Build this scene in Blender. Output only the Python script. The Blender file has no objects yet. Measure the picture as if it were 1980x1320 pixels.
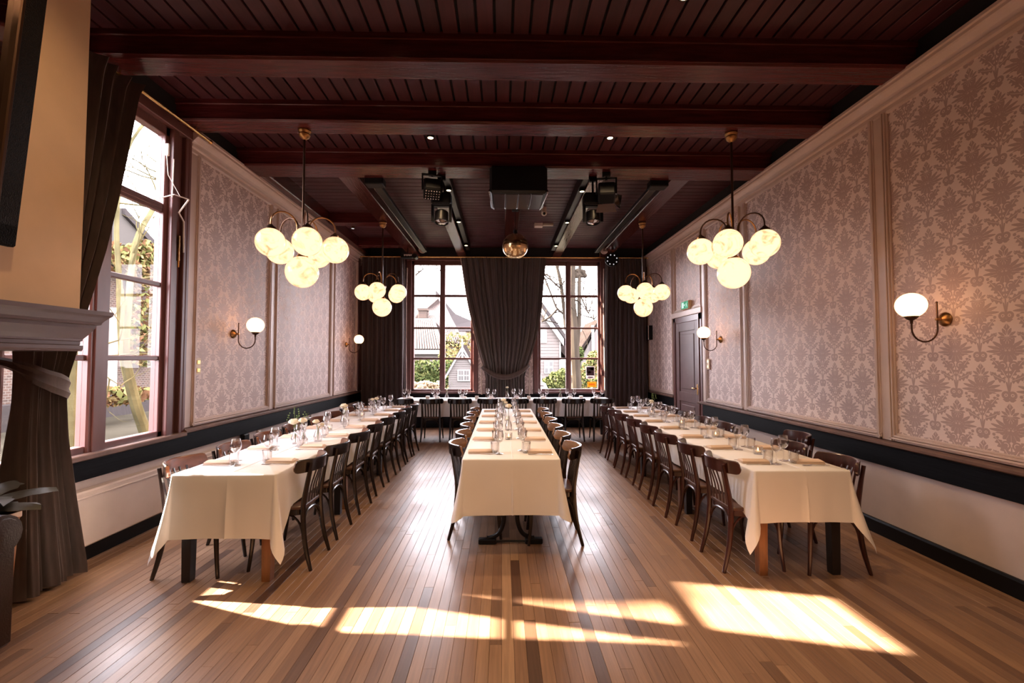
import bpy, bmesh, math, random
from mathutils import Vector, Matrix
random.seed(7)
PI = math.pi
C = bpy.context.scene.collection
SC = bpy.context.scene

# ------------------------------------------------------------------ camera, sky, sun, exposure
H = 1.55
cam_d = bpy.data.cameras.new('camera'); cam = bpy.data.objects.new('camera', cam_d); C.objects.link(cam)
cam_d.sensor_width = 36.0; cam_d.lens = 16.0; cam_d.clip_start = 0.05; cam_d.clip_end = 500
cam.location = (0, 0, H)
cam.rotation_euler = (math.radians(90 + 2.2126), 0, math.radians(-1.236))
SC.camera = cam
SC.view_settings.view_transform = 'Standard'
SC.view_settings.look = 'None'
SC.view_settings.exposure = 1.5
SC.view_settings.gamma = 1.0
SC.view_settings.use_curve_mapping = False
try:
    SC.cycles.use_denoising = True
    SC.cycles.denoiser = 'OPENIMAGEDENOISE'
    SC.cycles.max_bounces = 9
    SC.cycles.diffuse_bounces = 6
    SC.cycles.transparent_max_bounces = 32
    SC.cycles.caustics_reflective = False
    SC.cycles.caustics_refractive = False
    SC.cycles.sample_clamp_indirect = 8
except Exception:
    pass
SKY = 10.0
SUN = 42.0
w = bpy.data.worlds.new('world'); SC.world = w; w.use_nodes = True
bg = w.node_tree.nodes['Background']
bg.inputs[0].default_value = (0.95, 0.91, 1.0, 1); bg.inputs[1].default_value = SKY
sl = bpy.data.lights.new('sun', 'SUN'); sl.energy = SUN; sl.angle = math.radians(0.7); sl.color = (1, 0.86, 0.68)
so = bpy.data.objects.new('sun', sl); C.objects.link(so)
so.rotation_euler = Vector((1, -0.26, -0.68)).to_track_quat('-Z', 'Y').to_euler()
so.location = (-20, 5, 14)

def portal(name, loc, direction, sx, sy):
    l = bpy.data.lights.new(name, 'AREA'); l.shape = 'RECTANGLE'; l.size = sx; l.size_y = sy
    l.cycles.is_portal = True
    o = bpy.data.objects.new(name, l); C.objects.link(o); o.location = loc
    o.rotation_euler = Vector(direction).to_track_quat('-Z', 'Z').to_euler()
XL, XR, YB, YF, ZC = -3.235, 3.36, 10.4, -3.5, 4.10
portal('portal_west', (XL - .32, 3.75, 2.3), (1, 0, 0), 1.7, 2.95)
portal('portal_north', (-1.365, YB + .32, 2.3), (0, -1, 0), 1.4, 2.95)
portal('portal_north_other', (1.535, YB + .32, 2.3), (0, -1, 0), 1.4, 2.95)

# ------------------------------------------------------------------ node helpers
def lin(r, g, b):
    f = lambda c: (c / 255 / 12.92) if c / 255 <= .04045 else ((c / 255 + .055) / 1.055) ** 2.4
    return (f(r), f(g), f(b), 1)

MATS = {}
def mat(name, col=(.5, .5, .5, 1), rough=.5, metal=0.0, noise=0.0, nscale=(6, 6, 6), bump=0.0, bscale=(40, 40, 40), col2=None, spec=.5, coat=0.0, sheen=0.0, trans=0.0):
    if name in MATS: return MATS[name]
    m = bpy.data.materials.new(name); m.use_nodes = True; MATS[name] = m
    nt = m.node_tree; p = nt.nodes['Principled BSDF']
    p.inputs['Base Color'].default_value = col
    p.inputs['Roughness'].default_value = rough; p.inputs['Metallic'].default_value = metal
    p.inputs['Specular IOR Level'].default_value = spec
    if coat: p.inputs['Coat Weight'].default_value = coat; p.inputs['Coat Roughness'].default_value = .15
    if sheen: p.inputs['Sheen Weight'].default_value = sheen
    tc = None
    def coords(sc):
        nonlocal tc
        if tc is None: tc = nt.nodes.new('ShaderNodeTexCoord')
        mp = nt.nodes.new('ShaderNodeMapping'); nt.links.new(tc.outputs['Object'], mp.inputs[0]); mp.inputs['Scale'].default_value = sc
        return mp.outputs[0]
    if noise or col2:
        n = nt.nodes.new('ShaderNodeTexNoise'); n.inputs['Scale'].default_value = 1; n.inputs['Detail'].default_value = 4
        nt.links.new(coords(nscale), n.inputs[0])
        mx = nt.nodes.new('ShaderNodeMix'); mx.data_type = 'RGBA'
        c2 = col2 if col2 else tuple(c * (1 - noise) for c in col[:3]) + (1,)
        mx.inputs[6].default_value = col; mx.inputs[7].default_value = c2
        rp = nt.nodes.new('ShaderNodeMapRange'); rp.inputs[1].default_value = .35; rp.inputs[2].default_value = .65
        nt.links.new(n.outputs[0], rp.inputs[0]); nt.links.new(rp.outputs[0], mx.inputs[0])
        nt.links.new(mx.outputs[2], p.inputs['Base Color'])
    if bump:
        n = nt.nodes.new('ShaderNodeTexNoise'); n.inputs['Scale'].default_value = 1; n.inputs['Detail'].default_value = 3
        nt.links.new(coords(bscale), n.inputs[0])
        b = nt.nodes.new('ShaderNodeBump'); b.inputs['Strength'].default_value = bump; b.inputs['Distance'].default_value = .01
        nt.links.new(n.outputs[0], b.inputs['Height']); nt.links.new(b.outputs[0], p.inputs['Normal'])
    if trans:
        out = nt.nodes['Material Output']; t = nt.nodes.new('ShaderNodeBsdfTranslucent'); t.inputs[0].default_value = col
        ms = nt.nodes.new('ShaderNodeMixShader'); ms.inputs[0].default_value = trans
        nt.links.new(p.outputs[0], ms.inputs[1]); nt.links.new(t.outputs[0], ms.inputs[2]); nt.links.new(ms.outputs[0], out.inputs[0])
    return m

def mat_emit(name, col, strength, vein=None):
    m = bpy.data.materials.new(name); m.use_nodes = True; nt = m.node_tree
    nt.nodes.remove(nt.nodes['Principled BSDF'])
    e = nt.nodes.new('ShaderNodeEmission'); e.inputs[0].default_value = col; e.inputs[1].default_value = strength
    out = nt.nodes['Material Output']
    if vein:
        tc = nt.nodes.new('ShaderNodeTexCoord')
        n = nt.nodes.new('ShaderNodeTexNoise'); n.inputs['Scale'].default_value = 7; n.inputs['Detail'].default_value = 5; n.inputs['Distortion'].default_value = 1.6
        oi = nt.nodes.new('ShaderNodeObjectInfo'); ad = nt.nodes.new('ShaderNodeVectorMath'); ad.operation = 'MULTIPLY_ADD'
        nt.links.new(oi.outputs['Random'], ad.inputs[0]); ad.inputs[1].default_value = (9, 7, 5); nt.links.new(tc.outputs['Object'], ad.inputs[2])
        nt.links.new(ad.outputs[0], n.inputs[0])
        mr = nt.nodes.new('ShaderNodeMapRange'); mr.inputs[1].default_value = .50; mr.inputs[2].default_value = .72
        nt.links.new(n.outputs[0], mr.inputs[0])
        mx = nt.nodes.new('ShaderNodeMix'); mx.data_type = 'RGBA'; mx.inputs[6].default_value = col; mx.inputs[7].default_value = vein
        nt.links.new(mr.outputs[0], mx.inputs[0]); nt.links.new(mx.outputs[2], e.inputs[0])
        g = nt.nodes.new('ShaderNodeBsdfGlossy'); g.inputs[1].default_value = .2
        lw = nt.nodes.new('ShaderNodeFresnel'); lw.inputs[0].default_value = 1.3
        ms = nt.nodes.new('ShaderNodeMixShader'); nt.links.new(lw.outputs[0], ms.inputs[0])
        nt.links.new(e.outputs[0], ms.inputs[1]); nt.links.new(g.outputs[0], ms.inputs[2]); nt.links.new(ms.outputs[0], out.inputs[0])
    else:
        nt.links.new(e.outputs[0], out.inputs[0])
    MATS[name] = m; return m

def mat_glass(name, tint=(.97, .96, .95, 1), edge=.9, base=.06, blend=.35, rough=.02):
    m = bpy.data.materials.new(name); m.use_nodes = True; nt = m.node_tree
    nt.nodes.remove(nt.nodes['Principled BSDF'])
    t = nt.nodes.new('ShaderNodeBsdfTransparent'); t.inputs[0].default_value = tint
    g = nt.nodes.new('ShaderNodeBsdfGlossy'); g.inputs[1].default_value = rough
    lw = nt.nodes.new('ShaderNodeLayerWeight'); lw.inputs[0].default_value = blend
    mr = nt.nodes.new('ShaderNodeMapRange'); mr.inputs[3].default_value = base; mr.inputs[4].default_value = edge
    nt.links.new(lw.outputs['Facing'], mr.inputs[0])
    ms = nt.nodes.new('ShaderNodeMixShader'); nt.links.new(mr.outputs[0], ms.inputs[0])
    nt.links.new(t.outputs[0], ms.inputs[1]); nt.links.new(g.outputs[0], ms.inputs[2])
    nt.links.new(ms.outputs[0], nt.nodes['Material Output'].inputs[0])
    MATS[name] = m; return m

class X:                                            # tiny expression builder over Math nodes
    nt = None
    def __init__(s, v): s.v = v
    @staticmethod
    def op(o, *a):
        n = X.nt.nodes.new('ShaderNodeMath'); n.operation = o
        for i, q in enumerate(a):
            q = q.v if isinstance(q, X) else q
            if isinstance(q, (int, float)): n.inputs[i].default_value = q
            else: X.nt.links.new(q, n.inputs[i])
        return X(n.outputs[0])
    def __add__(s, o): return X.op('ADD', s, o)
    __radd__ = __add__
    def __sub__(s, o): return X.op('SUBTRACT', s, o)
    def __rsub__(s, o): return X.op('SUBTRACT', o, s)
    def __mul__(s, o): return X.op('MULTIPLY', s, o)
    __rmul__ = __mul__
    def __rtruediv__(s, o): return X.op('DIVIDE', o, s)
    def __truediv__(s, o): return X.op('DIVIDE', s, o)
def xmin(a, *b):
    for q in b: a = X.op('MINIMUM', a, q)
    return a
def xmax(a, *b):
    for q in b: a = X.op('MAXIMUM', a, q)
    return a
xabs = lambda a: X.op('ABSOLUTE', a)
xsin = lambda a: X.op('SINE', a)
xcos = lambda a: X.op('COSINE', a)
xlen = lambda a, b: X.op('SQRT', a * a + b * b)
xatan = lambda y, x: X.op('ARCTAN2', y, x)

def damask_material():
    m = bpy.data.materials.new('damask_wallpaper'); m.use_nodes = True; nt = m.node_tree; X.nt = nt
    p = nt.nodes['Principled BSDF']
    tc = nt.nodes.new('ShaderNodeTexCoord'); sp = nt.nodes.new('ShaderNodeSeparateXYZ'); nt.links.new(tc.outputs['Object'], sp.inputs[0])
    U = (X(sp.outputs[0]) + X(sp.outputs[1])) * 100.0; V = X(sp.outputs[2]) * 100.0
    W, Hh = 35.0, 53.0
    def cell(a, per, sh):
        t = X.op('FRACT', (a + sh) / per + 50.0)
        return (t - .5) * per
    def motif(u, v):
        x = xabs(u)
        # spiky palmette spread sideways, with a dotted heart
        dx = x / 1.45; dy = v - 7.2; r = xlen(dx, dy); th = xatan(dy, dx)
        fan = xmin(7.6 + 1.6 * xcos(th * 15.0) - r, xabs(xcos(th * 7.5)) * r * .36 - .25, dy + 2.2)
        core = xmin(3.9 - xlen(x / 1.35, v - 8.4), xlen(x - 1.3, v - 7.9) - .75, xabs(xlen(x / 1.5, v - 6.2) - 3.2) - .18)
        # hanging skirt
        r2 = xlen(x / .78, v - 8.0); t2 = xatan(v - 8.0, x)
        skirt = xmin(8.4 + .7 * xcos(t2 * 14.0) - r2, xabs(xcos(t2 * 7.0)) * r2 * .40 - .2, 5.6 - v)
        # two serrated acanthus leaves a side
        q = (v + 11.5) / 14.5
        t = x - .9 - 9.6 * q * (.62 + .38 * q)
        wl = 3.0 * xsin(PI * xmin(xmax(q * .97, 0.0), 1.0)) + .9 * xcos(v * 2.0 + x * .9)
        leaf = xmin(wl - xabs(t + .15), xabs(t) - .22, q * 14.5, (1.0 - q) * 14.5)
        q2 = (x - .6) / 11.2
        tb = v + 12.6 - 5.6 * q2 * (.5 + .5 * q2)
        wl2 = 2.2 * xsin(PI * xmin(xmax(q2, 0.0), 1.0)) + .75 * xcos(x * 2.3)
        leaf2 = xmin(wl2 - xabs(tb + .2), xabs(tb) - .16, q2 * 11.0, (1.0 - q2) * 11.0)
        # fruit, stem, heart scroll, bud
        rr = xlen(x - 3.3, v + 2.3)
        ring = xmax(.6 - xabs(rr - 2.35), 1.25 - rr)
        stem = xmin(.45 - x, v + 20.5, -3.0 - v)
        flute = xmin(.55 - xabs(x - .19 * (v + 20.5)), v + 20.0, -13.2 - v)
        hr = xlen(x - 2.0, v + 22.0)
        heart = xmax(.85 - xabs(hr - 1.9), .6 - hr)
        tail = xmin(2.0 - xabs(v + 25.0) - xabs(x - 1.6) * .8, .9 * x + .1)
        d3 = xlen(x * .95, v - 17.6); t3 = xatan(v - 16.6, x)
        bud = xmin(4.4 + 1.1 * xcos(t3 * 11.0) - d3, xabs(xcos(t3 * 5.5)) * d3 * .42 - .2, xlen(x - 1.0, v - 17.5) - .5)
        tip = xmin(2.0 - x - xabs(v - 23.2) * .75, xmax(x * 3.0 - .5, 22.8 - v))
        dots = xmax(1.05 - xlen(x - 7.0, v + 22.6), .9 - xlen(x - 9.2, v + 24.4), .9 - xlen(x - 7.8, v - 18.8))
        return xmax(fan, core, skirt, leaf, leaf2, ring, stem, flute, heart, tail, bud, tip, dots)
    f = xmax(motif(cell(U, W, 0.0), cell(V, Hh, 6.0)), motif(cell(U, W, W / 2), cell(V, Hh, 6.0 + Hh / 2)))
    mr = nt.nodes.new('ShaderNodeMapRange'); mr.interpolation_type = 'SMOOTHSTEP'
    mr.inputs[1].default_value = -.12; mr.inputs[2].default_value = .12
    nt.links.new(f.v, mr.inputs[0])
    mx = nt.nodes.new('ShaderNodeMix'); mx.data_type = 'RGBA'
    mx.inputs[6].default_value = (.78, .645, .60, 1); mx.inputs[7].default_value = (.46, .335, .31, 1)
    nt.links.new(mr.outputs[0], mx.inputs[0]); nt.links.new(mx.outputs[2], p.inputs['Base Color'])
    m2 = nt.nodes.new('ShaderNodeMapRange'); m2.inputs[3].default_value = .62; m2.inputs[4].default_value = .48
    nt.links.new(mr.outputs[0], m2.inputs[0]); nt.links.new(m2.outputs[0], p.inputs['Roughness'])
    MATS['damask'] = m; return m

def attr_wood(name, c_dark, c_mid, c_light, rough=.36, grain=(70, 3.0, 70), bump=.05, coat=0.0):
    m = bpy.data.materials.new(name); m.use_nodes = True; nt = m.node_tree; p = nt.nodes['Principled BSDF']
    a = nt.nodes.new('ShaderNodeAttribute'); a.attribute_name = 'tone'
    rp = nt.nodes.new('ShaderNodeValToRGB'); cr = rp.color_ramp
    cr.elements[0].color = c_dark; cr.elements[1].color = c_light; e = cr.elements.new(.42); e.color = c_mid
    nt.links.new(a.outputs['Fac'], rp.inputs[0])
    tc = nt.nodes.new('ShaderNodeTexCoord'); mp = nt.nodes.new('ShaderNodeMapping'); mp.inputs['Scale'].default_value = grain
    nt.links.new(tc.outputs['Object'], mp.inputs[0])
    n = nt.nodes.new('ShaderNodeTexNoise'); n.inputs['Scale'].default_value = 1; n.inputs['Detail'].default_value = 5; n.inputs['Distortion'].default_value = .4
    ao = nt.nodes.new('ShaderNodeVectorMath'); ao.operation = 'MULTIPLY_ADD'
    nt.links.new(a.outputs['Fac'], ao.inputs[0]); ao.inputs[1].default_value = (17, 31, 5); nt.links.new(mp.outputs[0], ao.inputs[2]); nt.links.new(ao.outputs[0], n.inputs[0])
    mr = nt.nodes.new('ShaderNodeMapRange'); mr.inputs[1].default_value = .3; mr.inputs[2].default_value = .75; mr.inputs[3].default_value = 1.12; mr.inputs[4].default_value = .72
    nt.links.new(n.outputs[0], mr.inputs[0])
    mu = nt.nodes.new('ShaderNodeMix'); mu.data_type = 'RGBA'; mu.blend_type = 'MULTIPLY'; mu.inputs[0].default_value = 1
    nt.links.new(rp.outputs[0], mu.inputs[6]); nt.links.new(mr.outputs[0], mu.inputs[7]); nt.links.new(mu.outputs[2], p.inputs['Base Color'])
    n2 = nt.nodes.new('ShaderNodeTexNoise'); n2.inputs['Scale'].default_value = 1.7; n2.inputs['Detail'].default_value = 3; nt.links.new(tc.outputs['Object'], n2.inputs[0])
    m3 = nt.nodes.new('ShaderNodeMapRange'); m3.inputs[1].default_value = .3; m3.inputs[2].default_value = .7; m3.inputs[3].default_value = rough - .07; m3.inputs[4].default_value = rough + .12
    nt.links.new(n2.outputs[0], m3.inputs[0]); nt.links.new(m3.outputs[0], p.inputs['Roughness'])
    b = nt.nodes.new('ShaderNodeBump'); b.inputs['Strength'].default_value = bump; b.inputs['Distance'].default_value = .01
    nt.links.new(n.outputs[0], b.inputs['Height']); nt.links.new(b.outputs[0], p.inputs['Normal'])
    MATS[name] = m; return m

# ------------------------------------------------------------------ materials
M_floor = attr_wood('floor_wood', (.075, .036, .022, 1), (.205, .110, .064, 1), (.33, .195, .115, 1), rough=.34)
M_board = attr_wood('ceiling_board_lacquer', (.044, .0075, .0112, 1), (.054, .0092, .0135, 1), (.066, .0112, .0160, 1), rough=.55, grain=(40, 2, 40))
M_beam = mat('beam_lacquer', (.095, .0165, .0165, 1), .26, noise=.4, nscale=(3, 26, 26), bump=.35, bscale=(5, 50, 50), spec=.27)
M_beam_y = mat('beam_lacquer_long', (.075, .016, .014, 1), .17, noise=.45, nscale=(26, 3, 26), bump=.3, bscale=(50, 5, 50), spec=.6)
M_dark = mat('ceiling_void', (.006, .004, .005, 1), .8)
M_cream = mat('cream_trim_paint', (.62, .48, .42, 1), .38, noise=.08)
M_plaster = mat('lower_wall_plaster', (.58, .475, .43, 1), .7, noise=.06, bump=.05)
M_rail = mat('black_rail_board', (.0032, .0029, .0042, 1), .5, spec=.1, noise=.4, nscale=(3, 3, 30), bump=.12, bscale=(5, 5, 60))
M_ledge = mat('rail_ledge', (.20, .12, .095, 1), .3, noise=.3)
M_base = mat('black_baseboard', (.004, .0035, .0045, 1), .45, spec=.2)
M_wframe = mat('mauve_window_paint', (.150, .062, .056, 1), .33, noise=.18, nscale=(8, 8, 2))
M_door = mat('door_paint', (.135, .068, .064, 1), .45, noise=.15)
M_damask = damask_material()
M_pane = mat_glass('window_glass', (.97, .965, .96, 1), edge=.22, base=.003, blend=.05, rough=.01)
M_glass = mat_glass('table_glass', (.975, .965, .96, 1), edge=.85, base=.06, blend=.42, rough=.05)
M_cloth = mat('white_tablecloth', (.83, .80, .81, 1), .75, noise=.04, nscale=(3, 3, 3), bump=.04, bscale=(300, 300, 300), trans=.12, sheen=.1)
M_nap = mat('napkin_linen', (.62, .465, .365, 1), .85, bump=.06, bscale=(200, 200, 200))
M_steel = mat('cutlery_steel', (.62, .58, .55, 1), .22, metal=1)
M_brass = mat('aged_brass', (.42, .22, .085, 1), .33, metal=1, noise=.35, nscale=(30, 30, 30))
M_bronze = mat('dark_bronze', (.075, .038, .022, 1), .38, metal=.8)
M_rod = mat('polished_brass_rod', (.72, .43, .17, 1), .25, metal=1)
M_black = mat('black_equipment', (.004, .004, .005, 1), .55, spec=.2)
M_blacksat = mat('black_satin', (.005, .0045, .0055, 1), .4, spec=.3)
M_velvet = mat('brown_velvet', (.082, .050, .042, 1), .85, noise=.25, nscale=(40, 40, 4), sheen=.35)
M_velvet_b = mat('dark_velvet', (.058, .030, .029, 1), .85, noise=.3, nscale=(40, 40, 4), sheen=.25)
M_lining = mat('pale_curtain_lining', (.55, .43, .36, 1), .8)
M_hood = mat('ochre_hood_plaster', (.74, .50, .30, 1), .75, noise=.05, bump=.08, bscale=(160, 160, 160))
M_mantel = mat('grey_mauve_mantel', (.115, .070, .068, 1), .42, noise=.12)
M_white = mat('white_plastic', (.70, .62, .56, 1), .4)
M_ivory = mat('ivory_switch', (.72, .56, .36, 1), .35)
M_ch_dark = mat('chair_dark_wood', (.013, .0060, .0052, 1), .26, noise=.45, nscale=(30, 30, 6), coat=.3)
M_ch_inner = mat('chair_dark_wood_lit', (.155, .050, .022, 1), .30, noise=.4, nscale=(12, 12, 30), coat=.3)  # lighter copy of the dark wood: light on inner rails put into colour
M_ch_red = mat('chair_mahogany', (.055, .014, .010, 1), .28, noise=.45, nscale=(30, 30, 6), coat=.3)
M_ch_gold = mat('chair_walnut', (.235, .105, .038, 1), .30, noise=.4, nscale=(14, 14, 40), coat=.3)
M_seat = mat('chair_seat_wood', (.085, .035, .020, 1), .4, noise=.3, nscale=(30, 6, 6))
M_legd = mat('table_leg_dark', (.012, .009, .010, 1), .4)
M_legw = mat('table_leg_oak', (.26, .105, .038, 1), .4, noise=.3, nscale=(30, 30, 5))
M_petal = mat('white_petals', (.86, .78, .62, 1), .7, trans=.2)
M_stem = mat('flower_stem', (.13, .19, .045, 1), .6)
M_wax = mat('candle_wax', (.85, .74, .58, 1), .5)
M_leather = mat('oxblood_leather', (.022, .0065, .0055, 1), .38, noise=.3, bump=.2, bscale=(120, 120, 120))
M_leaf = mat('dusty_leaf', (.055, .050, .040, 1), .55, noise=.3)
M_potwood = mat('orange_wood', (.34, .115, .03, 1), .4, noise=.3)
M_mirror = mat('mirror_glass', (.55, .5, .47, 1), .04, metal=1)
M_ball = mat('gold_mirror_tile', (.88, .64, .36, 1), .2, metal=1)
GLOW = (1.0, .54, .29, 1)
M_globe = mat_emit('alabaster_globe', GLOW, .88, vein=(.50, .20, .085, 1))
M_globe_s = mat_emit('alabaster_globe_wall', (1.0, .50, .235, 1), 2.1, vein=(.7, .36, .17, 1))
M_spot = mat_emit('spot_lens', (1, .72, .42, 1), 5)
M_flame = mat_emit('flame', (1, .55, .2, 1), 4.5)
M_led = mat_emit('led_dot', (1, .95, .93, 1), .25)
M_green = mat_emit('exit_green', (.10, .42, .24, 1), .33)
M_pict = mat_emit('exit_white', (.75, 1, .88, 1), .38)

# ------------------------------------------------------------------ mesh builder
class MB:
    def __init__(s): s.v = []; s.f = []; s.mi = []; s.cur = 0
    def add(s, vs, fs):
        o = len(s.v); s.v += [tuple(q) for q in vs]
        for f in fs: s.f.append(tuple(i + o for i in f)); s.mi.append(s.cur)
        return s
    def box(s, x0, x1, y0, y1, z0, z1, bev=0.0):
        if bev <= 0:
            vs = [(x, y, z) for z in (z0, z1) for y in (y0, y1) for x in (x0, x1)]
            return s.add(vs, [(0, 2, 3, 1), (4, 5, 7, 6), (0, 1, 5, 4), (2, 6, 7, 3), (0, 4, 6, 2), (1, 3, 7, 5)])
        b = min(bev, (x1 - x0) * .49, (y1 - y0) * .49, (z1 - z0) * .49)
        lo = (x0, y0, z0); hi = (x1, y1, z1); vs = []; idx = {}
        for c in range(8):
            sg = [(c >> k) & 1 for k in range(3)]
            for ax in range(3):
                q = []
                for k in range(3):
                    e = hi[k] if sg[k] else lo[k]
                    q.append(e if k == ax else e + (-b if sg[k] else b))
                idx[(c, ax)] = len(vs); vs.append(q)
        fs = []
        for ax in range(3):
            a, d = [k for k in range(3) if k != ax]
            for sd in (0, 1):
                cs = [sd << ax | i << a | j << d for i, j in ((0, 0), (1, 0), (1, 1), (0, 1))]
                fs.append([idx[(c, ax)] for c in cs])
            for i in (0, 1):
                for j in (0, 1):
                    c0 = i << a | j << d; c1 = c0 | 1 << ax
                    fs.append([idx[(c0, a)], idx[(c0, d)], idx[(c1, d)], idx[(c1, a)]])
        for c in range(8): fs.append([idx[(c, 0)], idx[(c, 1)], idx[(c, 2)]])
        return s.add(vs, fs)
    def tube(s, pts, r, seg=8, cap=True, flat=1.0, up=(0, 0, 1)):
        pts = [Vector(p) for p in pts]; n = len(pts)
        rs = r if isinstance(r, (list, tuple)) else [r] * n
        vs = []; fs = []; prev = None
        for i, p in enumerate(pts):
            t = (pts[min(i + 1, n - 1)] - pts[max(i - 1, 0)]).normalized()
            if prev is None:
                a = Vector(up) if abs(t.dot(Vector(up))) < .95 else Vector((1, 0, 0))
                u = t.cross(a).normalized()
            else:
                u = (prev - t * prev.dot(t)).normalized()
            prev = u; v = t.cross(u)
            for k in range(seg):
                q = 2 * PI * k / seg
                vs.append(p + u * (rs[i] * math.cos(q)) + v * (rs[i] * flat * math.sin(q)))
        for i in range(n - 1):
            for k in range(seg):
                fs.append((i * seg + k, i * seg + (k + 1) % seg, (i + 1) * seg + (k + 1) % seg, (i + 1) * seg + k))
        if cap:
            fs.append(tuple(range(seg))[::-1]); fs.append(tuple((n - 1) * seg + k for k in range(seg)))
        return s.add(vs, fs)
    def lathe(s, prof, seg=20, c=(0, 0, 0), axis='z'):
        vs = []; fs = []
        for r, z in prof:
            for k in range(seg):
                q = 2 * PI * k / seg
                a, b = r * math.cos(q), r * math.sin(q)
                vs.append((c[0] + a, c[1] + b, c[2] + z) if axis == 'z' else ((c[0] + z, c[1] + a, c[2] + b) if axis == 'x' else (c[0] + b, c[1] + z, c[2] + a)))
        for i in range(len(prof) - 1):
            for k in range(seg):
                fs.append((i * seg + k, i * seg + (k + 1) % seg, (i + 1) * seg + (k + 1) % seg, (i + 1) * seg + k))
        return s.add(vs, fs)
    def ball(s, c, r, seg=20, rings=12, sq=1.0):
        prof = [(max(r * math.sin(PI * i / rings), 1e-4), -r * sq * math.cos(PI * i / rings)) for i in range(rings + 1)]
        return s.lathe(prof, seg, c)
    def prism(s, out, z0, z1, M=None):
        n = len(out); vs = [(x, y, z0) for x, y in out] + [(x, y, z1) for x, y in out]
        if M is not None: vs = [M @ Vector(q) for q in vs]
        fs = [tuple(range(n))[::-1], tuple(range(n, 2 * n))] + [(i, (i + 1) % n, n + (i + 1) % n, n + i) for i in range(n)]
        return s.add(vs, fs)
    def grid(s, fn, nu, nv, closed=False):
        vs = [fn(i / nu, j / nv) for j in range(nv + 1) for i in range(nu + 1)]; fs = []
        for j in range(nv):
            for i in range(nu):
                a = j * (nu + 1) + i; fs.append((a, a + 1, a + nu + 2, a + nu + 1))
        return s.add(vs, fs)
    def loft(s, secs):                              # list of equally long closed rings
        n = len(secs[0]); vs = [q for r in secs for q in r]; fs = []
        for i in range(len(secs) - 1):
            for k in range(n): fs.append((i * n + k, i * n + (k + 1) % n, (i + 1) * n + (k + 1) % n, (i + 1) * n + k))
        fs.append(tuple(range(n))[::-1]); fs.append(tuple((len(secs) - 1) * n + k for k in range(n)))
        return s.add(vs, fs)
    def mesh(s, name, m, smooth=True, ang=38, tone=None):
        me = bpy.data.meshes.new(name); me.from_pydata(s.v, [], s.f)
        for q in (m if isinstance(m, (list, tuple)) else [m]): me.materials.append(q)
        if any(s.mi): me.polygons.foreach_set('material_index', s.mi)
        bm = bmesh.new(); bm.from_mesh(me); bmesh.ops.recalc_face_normals(bm, faces=bm.faces); bm.to_mesh(me); bm.free()
        if smooth:
            me.polygons.foreach_set('use_smooth', [True] * len(me.polygons)); me.set_sharp_from_angle(angle=math.radians(ang))
        if tone is not None:
            a = me.attributes.new('tone', 'FLOAT', 'POINT')
            a.data.foreach_set('value', tone if isinstance(tone, list) else [tone] * len(me.vertices))
        me.update(); return me

def link(name, me, parent=None, loc=(0, 0, 0), rot=(0, 0, 0)):
    o = bpy.data.objects.new(name, me); C.objects.link(o); o.location = loc; o.rotation_euler = rot
    if parent is not None: o.parent = parent
    return o
def obj(name, mb, m, parent=None, loc=(0, 0, 0), rot=(0, 0, 0), smooth=True, tone=None, ang=38):
    return link(name, mb.mesh(name, m, smooth, ang, tone), parent, loc, rot)
def tag(o, label=None, cat=None, group=None, kind=None):
    if label: o['label'] = label
    if cat: o['category'] = cat
    if group: o['group'] = group
    if kind: o['kind'] = kind
    return o
def thing(name, label, cat, loc=(0, 0, 0), rz=0.0, group=None):
    o = bpy.data.objects.new(name, None); C.objects.link(o); o.location = loc; o.rotation_euler = (0, 0, rz); o.empty_display_size = .1
    return tag(o, label, cat, group)
def struct(name, mb=None, m=None, label=None, smooth=False, parent=None):
    if mb is None:
        o = bpy.data.objects.new(name, None); C.objects.link(o); o.empty_display_size = .1
    else:
        o = obj(name, mb, m, parent, smooth=smooth)
    return tag(o, label, kind='structure')
def dup(root, loc, rz=0.0, label=None, group=None):
    r = root.copy(); C.objects.link(r); r.location = loc; r.rotation_euler = (0, 0, rz)
    if label: r['label'] = label
    if group: r['group'] = group
    for ch in root.children:
        c = ch.copy(); C.objects.link(c); c.parent = r
        for g in ch.children:
            d = g.copy(); C.objects.link(d); d.parent = c
    return r
ORD = ['first', 'second', 'third', 'fourth', 'fifth', 'sixth', 'seventh', 'eighth', 'ninth', 'tenth', 'eleventh', 'twelfth', 'thirteenth', 'fourteenth', 'fifteenth', 'sixteenth', 'seventeenth']
def ordi(i, n):
    return 'last' if i == n - 1 and n > 2 else ORD[i]

# ------------------------------------------------------------------ floor: every near strip its own part
fl = struct('floor', MB().box(XL - .3, XR + .3, YF, YB + .3, -.12, -.022), M_dark, 'strip floor of narrow brown boards running the length of the room')
PW = .066
rows = []
nstrip = int((XR - XL) / PW) + 1
for i in range(nstrip):
    x0 = XL + i * PW; x1 = min(x0 + PW, XR); y = YF - random.uniform(0, 2)
    while y < YB:
        L = random.choice([.7, 1.1, 1.5, 1.9, 2.4, 3.0]) * random.uniform(.85, 1.15)
        a, b = max(y, YF), min(y + L, YB + .15)
        if b - a > .03: rows.append((x0, x1, a, b))
        y += L
def seen(r):
    x = (r[0] + r[1]) / 2; ym = max(r[2], 2.2); L = r[3] - ym
    if L <= 0: return 0
    ym = max(ym, abs(x) / 1.12)
    if r[3] - ym <= .05: return 0
    return (r[3] - ym) / (ym * ym * (r[3] ** .8))
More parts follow.
